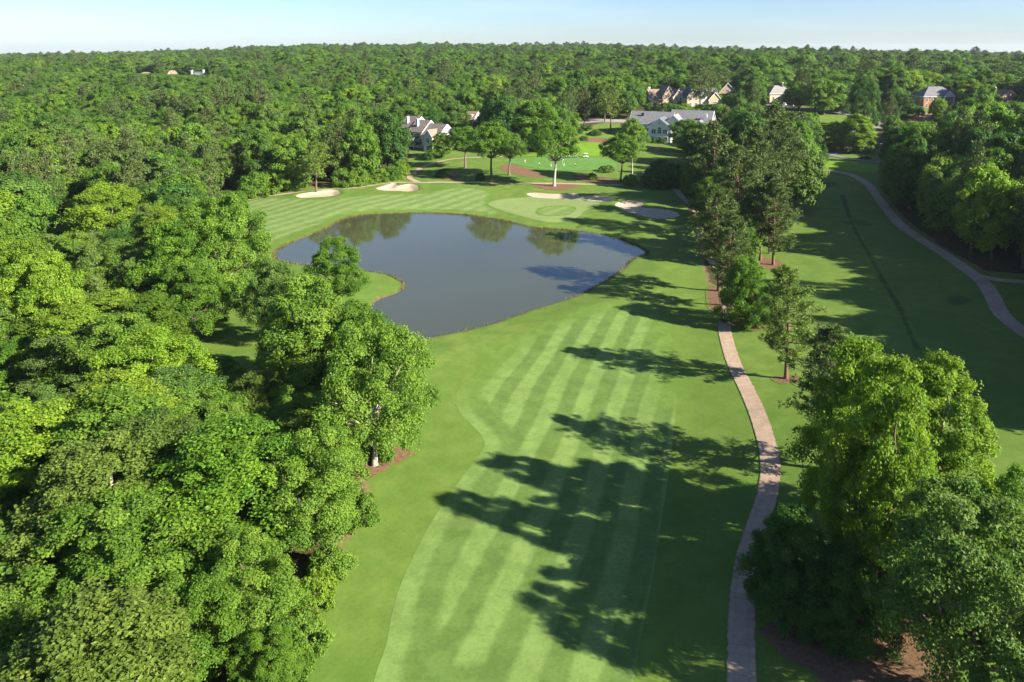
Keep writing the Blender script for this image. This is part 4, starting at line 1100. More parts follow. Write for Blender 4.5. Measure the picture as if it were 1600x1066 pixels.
def zone(x, y, e):
    if x < 0.02 * y and y < 300 and x < 0:
        side = "edging the wood" if e > -7 else ("just inside the wood" if e > -20 else "deep in the wood")
        if y < 72: w = "by the striped fairway's near end"
        elif y < 92: w = "below the pale-limbed edge tree"
        elif y < 116: w = "behind the pale-limbed edge tree"
        elif y < 150: w = "level with the grass spit"
        elif y < 200: w = "level with mid pond"
        elif y < 250: w = "past the pond's narrow end"
        else: w = "behind the pale bunkers"
        return side + " " + w
    if strip_z(x, y):
        w = "beside the pond" if y < 190 else ("behind the shaded bunker" if y < 260 else "below the clubhouse")
        return "in the mid-course tree strip " + w
    if x > 0 and y < 300:
        w = "near the path fork" if y < 150 else ("along the curving path" if y < 215 else "below the brick house")
        return ("edging" if e > -8 else "inside") + " the dark wood " + w
    if x < -0.25 * y: return "in the wood far behind the pond"
    if x < 0.05 * y: return "in the wood around the row houses"
    if x < 0.3 * y: return "in the wood behind the clubhouse"
    return "in the wood around the brick house"
def strip_z(x, y): return 20 < x < 125 and 120 < y < 335 and x < 0.5 * y

CW = dict(dark="dark green", mid="mid green", light="light green", grey="grey-green", bright="bright yellow-green", olive="olive green", pine="dull green")
recs = []
for i in np.where(single)[0]:
    k = KIND[shape[i]]
    r = Rr[i] / Hh[i]
    hw = "tall" if Hh[i] > 18.5 else ("low" if Hh[i] < 12.5 else "mid-height")
    bw = "open" if k == 'pine' and r > 0.24 else ("narrow" if r < 0.27 else ("wide" if r > 0.40 else "rounded"))
    cn = "pine" if k == 'pine' else names[cidx[i]]
    word = "pine" if k == 'pine' else "tree"
    recs.append([i, k, f"{hw} {bw} {CW[cn]} {word} {zone(sx[i], sy[i], o_sd[i])}", cn])
from collections import defaultdict
by = defaultdict(list)
for r_ in recs: by[r_[2]].append(r_)
for lb, rs in by.items():
    if len(rs) == 1: rs[0].append(None); continue
    rs.sort(key=lambda q: dist[q[0]])
    if len(rs) == 2:
        rs[0][2] = "nearer " + lb; rs[1][2] = "farther " + lb
    elif len(rs) == 3:
        rs[0][2] = "nearest " + lb; rs[1][2] = "middle " + lb; rs[2][2] = "farthest " + lb
    for q in rs: q.append(None)
    if len(rs) > 3:
        for q in rs: q[4] = "alike trees: " + lb
for i, k, lb, cn, grp in recs:
    far = dist[i] > 190
    col = tuple(np.clip(np.array(COLS[cn]) * jit[i], 0.01, 0.4))
    zn = "pines of the wood" if k == 'pine' else "trees of the wood"
    plant(NAMES[k], pickv(k, far), float(sx[i]), float(sy[i]), float(Hh[i]), float(Rr[i]), col, lb, CATS[k], grp or zn, PINEB if k == 'pine' else (PALE if i % 4 == 0 else GREYB), None, float(sz[i]), 0.05)

# ---- the rest of the wood reads as one mass: one object
protos = bpy.data.collections.new("forest_tree_kinds")
pk = []
def proto(gen, kind, H, Rc):
    V, F, tint, TV, TF = gen
    VV = np.concatenate([V, TV]); FF = np.concatenate([F, TF + len(V)])
    fm = np.concatenate([np.zeros(len(F)), np.ones(len(TF))])
    tt = np.concatenate([tint, np.full(len(TV), 0.5)])
    VV = VV / np.array([Rc, Rc, H])
    me = quad_mesh("forest_tree", VV, FF, [M["needle_wood"] if kind == 'pine' else M["leaf_wood"], M["bark_wood"]], fm, {"tint": tt})
    o = bpy.data.objects.new(f"forest_kind_{len(pk):02d}", me)
    protos.objects.link(o); pk.append(kind)
for key in ("farround0", "farround1", "farround2", "farupright0", "farupright1", "farspread0", "farspread1", "farpine0", "farpine1"):
    a = ASSET[key]; proto(a["raw"], a["kind"], a["H"], a["R"])
vmap = dict(round=[0, 1, 2], upright=[3, 4], spread=[5, 6], pine=[7, 8])
rest = np.where(alive & ~single)[0]
var = np.array([vmap[KIND[shape[i]]][int(wr.integers(0, len(vmap[KIND[shape[i]]])))] for i in rest], dtype=np.int32)
me = bpy.data.meshes.new("wood")
me.vertices.add(len(rest))
me.vertices.foreach_set("co", np.stack([sx[rest], sy[rest], sz[rest] - 0.1], 1).astype(np.float32).ravel())
a = me.attributes.new("variant", 'INT', 'POINT'); a.data.foreach_set("value", var)
a = me.attributes.new("size", 'FLOAT_VECTOR', 'POINT'); a.data.foreach_set("vector", np.stack([Rr[rest], Rr[rest], Hh[rest]], 1).astype(np.float32).ravel())
a = me.attributes.new("turn", 'FLOAT_VECTOR', 'POINT'); a.data.foreach_set("vector", np.stack([wr.uniform(-.04, .04, len(rest)), wr.uniform(-.04, .04, len(rest)), wr.uniform(0, 6.28, len(rest))], 1).astype(np.float32).ravel())
wood = link(bpy.data.objects.new("forest", me))
ng = bpy.data.node_groups.new("forest_planting", 'GeometryNodeTree')
ng.interface.new_socket("Geometry", in_out='INPUT', socket_type='NodeSocketGeometry')
ng.interface.new_socket("Geometry", in_out='OUTPUT', socket_type='NodeSocketGeometry')
gi = ng.nodes.new("NodeGroupInput"); go = ng.nodes.new("NodeGroupOutput")
iop = ng.nodes.new("GeometryNodeInstanceOnPoints"); ci = ng.nodes.new("GeometryNodeCollectionInfo")
ci.inputs["Collection"].default_value = protos; ci.inputs["Separate Children"].default_value = True; ci.inputs["Reset Children"].default_value = True
def named(nm, dt):
    q = ng.nodes.new("GeometryNodeInputNamedAttribute"); q.data_type = dt; q.inputs["Name"].default_value = nm
    return q.outputs["Attribute"]
ng.links.new(gi.outputs[0], iop.inputs["Points"]); ng.links.new(ci.outputs[0], iop.inputs["Instance"])
iop.inputs["Pick Instance"].default_value = True
ng.links.new(named("variant", 'INT'), iop.inputs["Instance Index"])
e2r = ng.nodes.new("FunctionNodeEulerToRotation"); ng.links.new(named("turn", 'FLOAT_VECTOR'), e2r.inputs[0]); ng.links.new(e2r.outputs[0], iop.inputs["Rotation"])
ng.links.new(named("size", 'FLOAT_VECTOR'), iop.inputs["Scale"])
ng.links.new(iop.outputs[0], go.inputs[0])
md = wood.modifiers.new("planting", 'NODES'); md.node_group = ng
tag(wood, "dense green wood rolling away over the hills to the horizon", None, None, "stuff")
print("TREES single", int(single.sum()), "rest", len(rest), "alive", int(alive.sum()))

# ---- shrubs along the edges of the wood and round the club
for (x, y, H, Rc, ck, lb, grp) in SHRUBS:
    plant("shrub", pickv("shrub", False), x, y, H, Rc, COLS[ck], lb, "shrub", grp)

# ---------------------------------------------------------------- houses
class MB:
    def __init__(self): self.v, self.f = [], []
    def add(self, vs, fs):
        o = len(self.v); self.v += [tuple(p) for p in vs]; self.f += [tuple(i + o for i in f) for f in fs]; return self
    def box(self, x0, x1, y0, y1, z0, z1):
        return self.add([(x0,y0,z0),(x1,y0,z0),(x1,y1,z0),(x0,y1,z0),(x0,y0,z1),(x1,y0,z1),(x1,y1,z1),(x0,y1,z1)],
                        [(0,3,2,1),(4,5,6,7),(0,1,5,4),(1,2,6,5),(2,3,7,6),(3,0,4,7)])
    def prism(self, prof, a0, a1, axis):
        """profile (list of (s, z)) pushed along an axis"""
        n = len(prof)
        P = lambda s, z, a: (a, s, z) if axis == 'x' else (s, a, z)
        vs = [P(s, z, a0) for s, z in prof] + [P(s, z, a1) for s, z in prof]
        fs = [(i, (i + 1) % n, n + (i + 1) % n, n + i) for i in range(n)] + [tuple(range(n))[::-1], tuple(range(n, 2 * n))]
        return self.add(vs, fs)
    def tube(self, path, radii, sides=8):
        V, F = tube(path, radii, sides)
        self.add(V.tolist(), F.tolist())
        n = len(path)
        o = len(self.v) - n * sides
        self.f.append(tuple(o + i for i in range(sides))[::-1]); self.f.append(tuple(o + (n - 1) * sides + i for i in range(sides)))
        return self
    def lathe(self, prof, n=12, c=(0, 0, 0), axis='z'):
        """profile of (r, h)"""
        vs, fs = [], []
        for r, h in prof:
            for k in range(n):
                a = 2 * math.pi * k / n
                p = (r * math.cos(a), r * math.sin(a), h)
                if axis == 'y': p = (p[0], h, p[1])
                if axis == 'x': p = (h, p[0], p[1])
                vs.append((p[0] + c[0], p[1] + c[1], p[2] + c[2]))
        for i in range(len(prof) - 1):
            for k in range(n):
                fs.append((i * n + k, i * n + (k + 1) % n, (i + 1) * n + (k + 1) % n, (i + 1) * n + k))
        fs.append(tuple(range(n))[::-1]); fs.append(tuple((len(prof) - 1) * n + k for k in range(n)))
        return self.add(vs, fs)
    def build(self, name, m, parent=None, smooth=False, bevel=0.0):
        o = mesh_obj(name, self.v, self.f, m, parent, smooth)
        b = bmesh.new(); b.from_mesh(o.data); bmesh.ops.recalc_face_normals(b, faces=b.faces)
        if bevel: bmesh.ops.bevel(b, geom=b.edges[:], offset=bevel, segments=2, affect='EDGES', clamp_overlap=True)
        b.to_mesh(o.data); b.free()
        return o

def shingle_mat(name, rgb):
    k = NT(name); p = k.obco()
    w = k.n("ShaderNodeTexWave", wave_type='BANDS', bands_direction='Z', ins={"Vector": p, "Scale": 1.7, "Distortion": 0.6}).outputs[1]
    v = k.noise(1.1, 5, 0.75, p)
    c = k.mix(k.ss(v, 0.3, 0.7), tuple(x * 0.72 for x in rgb), tuple(x * 1.22 for x in rgb))
    c = k.mix(k.ss(w, 0.0, 0.35, 0.35, 0.0), c, tuple(x * 0.5 for x in rgb))
    return k.done(k.principled(c, 0.9, 0.1, k.bump(v, 0.3, 0.04)).outputs[0])
def siding_mat(name, rgb):
    k = NT(name); p = k.obco()
    w = k.n("ShaderNodeTexWave", wave_type='BANDS', bands_direction='Z', wave_profile='SAW', ins={"Vector": p, "Scale": 0.9}).outputs[1]
    c = k.mix(k.ss(k.noise(0.7, 4, 0.7, p), 0.3, 0.7), tuple(x * 0.88 for x in rgb), tuple(min(0.85, x * 1.06) for x in rgb))
    return k.done(k.principled(c, 0.75, 0.2, k.bump(w, 0.5, 0.03)).outputs[0])
def brick_mat(name, a, b):
    k = NT(name); p = k.obco()
    t = k.n("ShaderNodeTexBrick", ins={"Vector": k.n("ShaderNodeMapping", ins={"Vector": p, "Rotation": (R(90), 0, 0)}).outputs[0], "Color1": (*a, 1), "Color2": (*b, 1), "Mortar": (0.35, 0.3, 0.25, 1), "Scale": 2.2, "Mortar Size": 0.012}).outputs[0]
    c = k.mix(k.ss(k.noise(0.5, 4, 0.7, p), 0.35, 0.7, 0, 0.5), t, tuple(x * 0.6 for x in a))
    return k.done(k.principled(c, 0.9, 0.1).outputs[0])
def glass_mat():
    k = NT("window_glass")
    return k.done(k.principled((0.02, 0.03, 0.04), 0.08, 0.6).outputs[0])
RM = dict(grey=shingle_mat("grey_shingles", (0.16, 0.16, 0.175)), dgrey=shingle_mat("slate_shingles", (0.115, 0.12, 0.14)), brown=shingle_mat("brown_shingles", (0.17, 0.14, 0.125)),
          tan=shingle_mat("tan_shingles", (0.22, 0.17, 0.125)), lgrey=shingle_mat("pale_shingles", (0.23, 0.225, 0.215)), rust=shingle_mat("rust_shingles", (0.30, 0.19, 0.12)))
WM = dict(white=siding_mat("white_siding", (0.62, 0.62, 0.61)), blue=siding_mat("grey_siding", (0.38, 0.42, 0.46)), cream=siding_mat("cream_render", (0.50, 0.41, 0.28)), tan=siding_mat("tan_brick", (0.44, 0.33, 0.22)),
          brick=brick_mat("red_brick", (0.40, 0.15, 0.075), (0.48, 0.20, 0.10)), pink=siding_mat("pink_brick", (0.55, 0.33, 0.25)))
TRIM = plain("white_trim", (0.76, 0.76, 0.74), 0.5, 0.05)
GLASS = glass_mat()
DECK = plain("deck_timber", (0.42, 0.29, 0.18), 0.8, 0.3)
DOORM = plain("door_paint", (0.07, 0.04, 0.03), 0.5, 0.1)
GREYT = plain("grey_metal", (0.30, 0.30, 0.31), 0.5, 0.1)

def gable(h, wm, rm, x0, x1, y0, y1, zb, ze, zr, axis, oh=0.5, th=0.28):
    """a gabled volume: pentagon walls under a folded roof"""
    s0, s1, a0, a1 = (y0, y1, x0, x1) if axis == 'x' else (x0, x1, y0, y1)
    sm = (s0 + s1) / 2; sl = (zr - ze) / (sm - s0)
    w = MB().prism([(s0, zb), (s1, zb), (s1, ze - th - 0.02), (sm, zr - th - 0.02), (s0, ze - th - 0.02)], a0, a1, axis).build("wall", wm, h)
    e = ze - sl * oh
    r = MB().prism([(s0 - oh, e), (sm, zr), (s1 + oh, e), (s1 + oh, e - th), (sm, zr - th), (s0 - oh, e - th)], a0 - oh * 0.8, a1 + oh * 0.8, axis)
    r.f[-1] = None; r.f[-2] = None; r.f = [f for f in r.f if f]
    n = 6
    o = 0
    r.f += [(1, 0, 5, 4), (2, 1, 4, 3), (n, n + 1, n + 4, n + 5), (n + 1, n + 2, n + 3, n + 4)]
    ro = r.build("roof", rm, h)
    # bargeboards along both rakes
    for a, sg in ((a0 - oh * 0.8, -1), (a1 + oh * 0.8, 1)):
        a_in, a_out = (a - 0.06, a - 0.003) if sg < 0 else (a + 0.003, a + 0.06)
        MB().prism([(s0 - oh, e + 0.02), (sm, zr + 0.02), (sm, zr - th - 0.12), (s0 - oh, e - th - 0.12)], a_in, a_out, axis).prism([(sm + 0.002, zr + 0.02), (s1 + oh, e + 0.02), (s1 + oh, e - th - 0.12), (sm + 0.002, zr - th - 0.12)], a_in, a_out, axis).build("bargeboard", TRIM, ro)
    return w, ro
def hip(h, wm, rm, x0, x1, y0, y1, zb, ze, zr, oh=0.6):
    w = MB().box(x0, x1, y0, y1, zb, ze - 0.02).build("wall", wm, h)
    X0, X1, Y0, Y1 = x0 - oh, x1 + oh, y0 - oh, y1 + oh
    ym = (Y0 + Y1) / 2; d = min((Y1 - Y0) / 2, (X1 - X0) / 2 - 0.3)
    m = MB()
    m.add([(X0,Y0,ze),(X1,Y0,ze),(X1,Y1,ze),(X0,Y1,ze),(X0+d,ym,zr),(X1-d,ym,zr)], [(0,1,5,4),(1,2,5),(2,3,4,5),(3,0,4),(3,2,1,0)])
    ro = m.build("roof", rm, h)
    MB().box(X0 - .03, X1 + .03, Y0 - .03, Y1 + .03, ze - 0.26, ze - 0.005).build("eaves_board", TRIM, ro)
    return w, ro
def window(h, face, at, u, z, w, hh, bars=1, arch=False):
    """a framed window on a wall plane; face f/r/l, `at` the plane, u along it"""
    def B(m, u0, u1, z0, z1, d0, d1):
        if face == 'f': m.box(u0, u1, at - d1, at - d0, z0, z1)
        elif face == 'r': m.box(at + d0, at + d1, u0, u1, z0, z1)
        else: m.box(at - d1, at - d0, u0, u1, z0, z1)
    t = 0.13
    m = MB()
    B(m, u - w/2 - t, u - w/2, z - t, z + hh + t, 0.004, 0.11); B(m, u + w/2, u + w/2 + t, z - t, z + hh + t, 0.004, 0.11)
    B(m, u - w/2, u + w/2, z - t, z, 0.004, 0.11); B(m, u - w/2, u + w/2, z + hh, z + hh + t, 0.004, 0.11)
    for k in range(1, bars + 1):
        q = u - w/2 + w * k / (bars + 1); B(m, q - .04, q + .04, z, z + hh, 0.05, 0.09)
    B(m, u - w/2, u + w/2, z + hh/2 - .035, z + hh/2 + .035, 0.052, 0.088)
    fr = m.build("window", TRIM, h)
    p = MB(); B(p, u - w/2, u + w/2, z, z + hh, 0.006, 0.045); p.build("pane", GLASS, fr)
    if arch and face == 'f':
        k = 10; R1 = w/2 + t; zc = z + hh + t + 0.004
        outer = [(u + R1 * math.cos(math.pi * i / k), zc + R1 * math.sin(math.pi * i / k)) for i in range(k + 1)]
        inner = [(u + w/2 * math.cos(math.pi * i / k), zc + w/2 * math.sin(math.pi * i / k)) for i in range(k + 1)]
        fm = MB()
        for i in range(k):
            fm.prism([outer[i], outer[i+1], inner[i+1], inner[i]], at - 0.11, at - 0.004, 'y')
        fm.build("arch_frame", TRIM, fr)
        MB().prism(inner, at - 0.045, at - 0.006, 'y').build("pane", GLASS, fr)
    return fr
def door(h, at, u, z, w=1.1, hh=2.2, m=None):
    d = MB().box(u - w/2, u + w/2, at - 0.09, at - 0.004, z, z + hh).build("door", m or DOORM, h)
    MB().box(u + w/2 - .22, u + w/2 - .14, at - 0.16, at - 0.092, z + 1.0, z + 1.12).build("handle", GREYT, d)
    f = MB().box(u - w/2 - .14, u - w/2 - .003, at - .12, at - .004, z, z + hh + .14).box(u + w/2 + .003, u + w/2 + .14, at - .12, at - .004, z, z + hh + .14).box(u - w/2 - .003, u + w/2 + .003, at - .12, at - .004, z + hh + .003, z + hh + .14)
    f.build("door_frame", TRIM, d)
def chimney(h, x, y, z0, z1, w=1.1, m=None):
    c = MB().box(x - w/2, x + w/2, y - w/2, y + w/2, z0, z1).build("chimney", m or WM["white"], h)
    MB().box(x - w/2 - .12, x + w/2 + .12, y - w/2 - .12, y + w/2 + .12, z1 + .003, z1 + .25).build("chimney_cap", TRIM, c)
def balcony(h, x0, x1, y, z, d=2.2, m=None):
    b = MB().box(x0, x1, y - d, y - 0.01, z - .22, z).build("balcony", m or DECK, h)
    r = MB()
    r.box(x0, x1, y - d, y - d + .09, z + .95, z + 1.06).box(x0, x0 + .09, y - d + .092, y - .01, z + .95, z + 1.06).box(x1 - .09, x1, y - d + .092, y - .01, z + .95, z + 1.06)
    q = x0 + .1
    while q < x1 - .05:
        r.box(q, q + .06, y - d + .01, y - d + .08, z + .003, z + .947); q += .32
    r.build("railing", m or DECK, b)
    MB().box(x0 + .1, x0 + .3, y - d + .1, y - d + .3, z - 4.5, z - .223).box(x1 - .3, x1 - .1, y - d + .1, y - d + .3, z - 4.5, z - .223).build("post_pair", m or DECK, b)
    return b
def house(name, key, rz, label, group=None, dz=0.0):
    p = PT[key]
    return tag(root(name, (p[0], p[1], p[2] + dz), R(rz)), label, "house" if "club" not in name else "clubhouse", group)

# the clubhouse
h = house("clubhouse", "clubhouse", -24, "long white clubhouse with dark grey roof and arched gable window")
gable(h, WM["white"], RM["dgrey"], -5.7, 5.7, 0, 11.0, -1.5, 7.6, 12.2, 'y', 0.6)
gable(h, WM["white"], RM["lgrey"], 0.6, 11.6, 4.5, 17.0, -1.5, 8.4, 13.4, 'y', 0.6)
gable(h, WM["white"], RM["grey"], -18.0, 3.8, 9.0, 24.0, -1.5, 8.2, 14.0, 'x', 0.6)
gable(h, WM["white"], RM["grey"], 3.0, 23.5, 10.0, 26.0, -1.5, 8.6, 15.2, 'x', 0.6)
gable(h, WM["white"], RM["grey"], 15.5, 22.0, 5.5, 16.0, -1.5, 7.6, 11.2, 'y', 0.5)
window(h, 'f', 0, 0.0, 4.2, 2.0, 2.2, 1, True)
for u in (-2.9, 2.9): window(h, 'f', 0, u, 4.2, 2.2, 2.1, 1)
for u in (-3.2, 0, 3.2): window(h, 'f', 0, u, 0.6, 1.7, 1.9, 1)
for u in (-16, -13.5, -11, -8.5): window(h, 'f', 9.0, u, 4.3, 1.6, 2.0, 1)
for u in (-16, -13.5, -11, -8.5): window(h, 'f', 9.0, u, 0.7, 1.6, 2.0, 1)
for u in (17.2, 20.3): window(h, 'f', 5.5, u, 4.2, 1.5, 2.0, 1)
window(h, 'f', 4.5, 8.6, 4.4, 1.5, 2.2, 1); door(h, 4.5, 8.6, 0.1)
for u in (13, 18, 23): window(h, 'r', 23.5, u, 4.4, 1.5, 2.0, 1)
v = MB().lathe([(0.75, -0.08), (0.75, -0.004)], 20, (0, 0, 9.6), 'y').build("gable_vent", TRIM, h)
MB().lathe([(0.55, -0.10), (0.55, -0.083)], 20, (0, 0, 9.6), 'y').build("louvre", GREYT, v)
MB().box(-12.6, -11.2, 13.2, 14.0, 12.0, 13.3).build("roof_vent", DOORM, h)
MB().box(20.2, 21.4, 12.2, 13.3, 12.2, 13.9).build("roof_vent", TRIM, h)
# the row houses: three stepped units and a low end block
h = house("row_house", "townhouse", -33, "first row house, upper left, white gable and chimney above the trees", "row houses")
gable(h, WM["white"], RM["brown"], -8.6, -0.5, 2.6, 16.0, -3.0, 8.6, 13.8, 'x', 0.4)
chimney(h, -5.8, 5.4, 8.4, 13.4); window(h, 'f', 2.6, -5.4, 5.2, 1.5, 1.8); window(h, 'f', 2.6, -2.4, 5.2, 1.5, 1.8); balcony(h, -7.0, -2.0, 2.6, 3.6, 2.0, TRIM)
h = house("row_house", "townhouse", -33, "middle row house with tall white chimney and white railed deck", "row houses")
gable(h, WM["white"], RM["brown"], -0.2, 7.8, 0.0, 13.0, -3.0, 7.6, 12.6, 'x', 0.4)
chimney(h, 2.6, 3.0, 8.2, 13.0); window(h, 'f', 0, 1.6, 4.6, 1.5, 1.9); window(h, 'f', 0, 5.8, 4.6, 1.5, 1.9); window(h, 'f', 0, 4.0, 0.8, 1.6, 1.9); balcony(h, 0.2, 4.4, 0.0, 3.5, 2.2, TRIM); balcony(h, 5.0, 7.7, 0.0, 3.0, 1.9)
h = house("row_house", "townhouse", -33, "end row house with small front gable and lit tan end wall", "row houses")
gable(h, WM["white"], RM["brown"], 8.2, 18.2, -0.8, 12.6, -3.0, 6.4, 11.4, 'x', 0.4)
gable(h, WM["white"], RM["tan"], 12.2, 17.2, -4.0, 4.0, -3.0, 6.2, 9.4, 'y', 0.35)
gable(h, WM["tan"], RM["brown"], 17.5, 21.0, -2.4, 8.0, -3.0, 4.6, 7.4, 'x', 0.3)
window(h, 'f', -4.0, 14.7, 3.4, 1.4, 1.9); window(h, 'f', -4.0, 14.7, -0.2, 1.4, 1.9); window(h, 'f', -0.8, 10.2, 3.6, 1.5, 1.9); window(h, 'r', 21.0, 1.0, 1.6, 1.2, 1.6, 1); window(h, 'r', 21.0, 4.6, 1.6, 1.2, 1.6, 1)
balcony(h, 8.6, 11.8, -0.8, 0.4, 1.9)
h = house("gabled_house", "shed_house", -30, "small white house with tan roof behind the oaks by the row houses")
gable(h, WM["white"], RM["rust"], -5.2, 5.0, 0, 8.0, -2, 6.6, 10.6, 'x', 0.4)
window(h, 'r', 5.0, 4.0, 6.2, 1.1, 1.6); window(h, 'f', 0, 3.2, 3.6, 1.4, 1.7); window(h, 'f', 0, -2.2, 3.6, 1.4, 1.7); MB().box(1.6, 3.2, 1.2, 2.6, 7.0, 9.0).build("dormer", TRIM, h)
# the two houses behind the clubhouse
h = house("gabled_house", "tan_house", 8, "tan brick house with steep brown gables behind the clubhouse")
gable(h, WM["tan"], RM["tan"], -10.5, 10.5, 0, 11, -2, 5.6, 10.4, 'x', 0.5)
gable(h, WM["tan"], RM["tan"], -3.5, 4.5, -1.6, 10, -2, 6.6, 12.6, 'y', 0.5)
gable(h, WM["cream"], RM["tan"], 2.8, 9.6, -3.2, 8, -2, 6.0, 10.4, 'y', 0.45)
gable(h, WM["cream"], RM["tan"], -11.5, -4.6, -2.6, 7, -2, 3.4, 6.6, 'x', 0.45)
for u, z in ((4.9, 3.6), (7.5, 3.6), (4.9, 0.3), (7.5, 0.3)): window(h, 'f', -3.2, u, z, 1.2, 1.7)
window(h, 'f', -1.6, 0.4, 4.4, 1.4, 2.2); window(h, 'f', -2.6, -8.4, 0.4, 1.5, 1.8); window(h, 'f', -2.6, -6.1, 0.4, 1.2, 1.8); door(h, -1.6, -0.6, -0.2)
chimney(h, -9.6, 6.0, 6.6, 11.4, 1.3, WM["tan"])
h = house("gabled_house", "cream_house", 4, "cream house with grey roof and twin front gables behind the pines")
gable(h, WM["cream"], RM["grey"], -10.0, 12.0, 0, 11, -2, 5.8, 11.0, 'x', 0.5)
gable(h, WM["cream"], RM["grey"], -8.0, 0.0, -1.8, 9, -2, 6.0, 12.2, 'y', 0.5)
gable(h, WM["white"], RM["grey"], 0.4, 5.0, -1.0, 6, -2, 7.2, 10.2, 'y', 0.4)
gable(h, WM["tan"], RM["grey"], 5.4, 13.0, -2.4, 8, -2, 4.4, 8.8, 'y', 0.5)
for u, z in ((-5.8, 3.9), (-2.4, 3.9), (-5.8, 0.4), (-2.4, 0.4)): window(h, 'f', -1.8, u, z, 1.3, 1.7)
window(h, 'f', -1.0, 2.7, 4.6, 1.6, 2.0); door(h, -1.0, 2.7, 0, 1.5, 2.6); window(h, 'f', -2.4, 9.2, 0.8, 2.0, 2.0, 2)
# the brick house
h = house("brick_house", "brick_house", 2, "two-storey red brick house with grey hipped roof and white pediment")
hip(h, WM["brick"], RM["grey"], -10.5, 10.5, 0, 13, -2, 6.8, 12.4)
gable(h, WM["white"], RM["grey"], 1.2, 7.6, -1.0, 6, 6.75, 7.3, 10.4, 'y', 0.35)
for u in (-8.6, -5.6, -2.4, 0.2, 8.8):
    window(h, 'f', 0, u, 3.9, 1.25, 1.9); window(h, 'f', 0, u, 0.4, 1.25, 2.0)
pm = MB()
for u in (1.6, 7.2): pm.lathe([(0.26, -1.0), (0.22, 6.7)], 12, (u, -0.7, 0))
pm.build("portico_column", TRIM, h); window(h, 'f', 0, 4.4, 3.9, 1.6, 2.1, 2); door(h, 0, 4.4, 0.1, 1.6, 2.6)
for u in (3.0, 9.0): window(h, 'l', -10.5, u, 3.9, 1.2, 1.9); window(h, 'l', -10.5, u, 0.4, 1.2, 1.9)
# roofs among the trees
h = house("hipped_house", "grey_house", 6, "pale hip-roofed house beside the street with white cars in front")
hip(h, WM["cream"], RM["lgrey"], -8.5, 8.5, 0, 12, -1.5, 5.6, 10.8); chimney(h, 2.4, 5.0, 9.0, 12.4, 0.9, RM["grey"])
for u in (-6, -2.4, 2.4, 6): window(h, 'f', 0, u, 1.6, 1.4, 1.9)
h = house("gabled_house", "slope_house", -8, "house right of the cream house showing one steep grey roof slope")
gable(h, WM["tan"], RM["lgrey"], -7.0, 6.0, 0, 13, -2, 4.2, 11.6, 'y', 0.5); window(h, 'f', 0, -2.4, 1.2, 1.4, 1.8); window(h, 'f', 0, 2.0, 1.2, 1.4, 1.8); window(h, 'f', 0, -0.4, 5.2, 1.4, 1.8)
h = house("hipped_house", "ridge_house", -12, "far grey-roofed house with two white chimneys in the wood", None, -3.0)
hip(h, WM["cream"], RM["dgrey"], -9.5, 9, 0, 13, -3, 5.5, 10.8); gable(h, WM["cream"], RM["dgrey"], -2.5, 6.0, -2.5, 8, -3, 6.0, 9.8, 'y', 0.5)
chimney(h, -8.0, 6.0, 6.0, 12.4, 1.6); chimney(h, 5.4, 7.0, 8.0, 12.8, 1.6)
for u in (-8.4, -5.2, 8.2): window(h, 'f', 0, u, 2.6, 1.5, 2.2)
window(h, 'f', -2.5, 1.8, 2.6, 2.2, 2.6, 2)
h = house("hipped_house", "tan_far", 8, "far beige hip-roofed house half hidden in the wood", None, -2.5)
hip(h, WM["cream"], RM["tan"], -9, 8, 0, 12, -3, 4.0, 8.2); [window(h, 'f', 0, u, 1.2, 1.6, 2.0) for u in (-7, -2, 4)]
h = house("gabled_house", "pink_far", 4, "far narrow pinkish gabled house half hidden in the wood", None, -2.0)
gable(h, WM["pink"], RM["tan"], -4.5, 4.5, 0, 11, -3, 5.6, 9.6, 'y', 0.4); window(h, 'f', 0, 0, 2.6, 1.6, 2.2)
h = house("gabled_house", "red_far", 6, "reddish brick house glimpsed at the end of the wood")
gable(h, WM["pink"], RM["brown"], -5, 5, 0, 10, -2, 6.5, 10.5, 'y', 0.4); [window(h, 'f', 0, u, 3.6, 1.3, 1.9) for u in (-2.2, 2.2)]; chimney(h, -5.8, 5, -1, 11.5, 1.1, WM["pink"])

# ---------------------------------------------------------------- cars and golf carts
def paint(name, rgb, rough=0.25, metal=0.0):
    k = NT(name); p = k.principled(rgb, rough, 0.5, None, metal); p.inputs["Coat Weight"].default_value = 0.4
    return k.done(p.outputs[0])
RUBBER = plain("tyre_rubber", (0.025, 0.025, 0.027), 0.85, 0.2)
RIM = plain("wheel_rim", (0.45, 0.45, 0.46), 0.35, 0.1, 3, 0, 0.5, 0.6)
LAMPW = plain("lamp_lens", (0.7, 0.7, 0.68), 0.15, 0.05); LAMPR = plain("tail_lens", (0.45, 0.03, 0.02), 0.2, 0.05)
SEATM = plain("cart_seat", (0.62, 0.58, 0.50), 0.6, 0.08); BLACKP = plain("black_plastic", (0.03, 0.03, 0.032), 0.5, 0.1)
def wheel(parent, x, y, r, w, sgn):
    t = MB().lathe([(r * 0.62, -w/2), (r * 0.94, -w/2), (r, -w/4), (r, w/4), (r * 0.94, w/2), (r * 0.62, w/2)], 18, (x, y, r), 'y').build("wheel", RUBBER, parent, True)
    a, b = (w/2 - 0.06, w/2 + 0.012) if sgn > 0 else (-w/2 - 0.012, -w/2 + 0.06)
    MB().lathe([(r * 0.6, a), (r * 0.6, b), (r * 0.15, b + 0.01 * sgn)], 14, (x, y, r), 'y').build("rim", RIM, t)
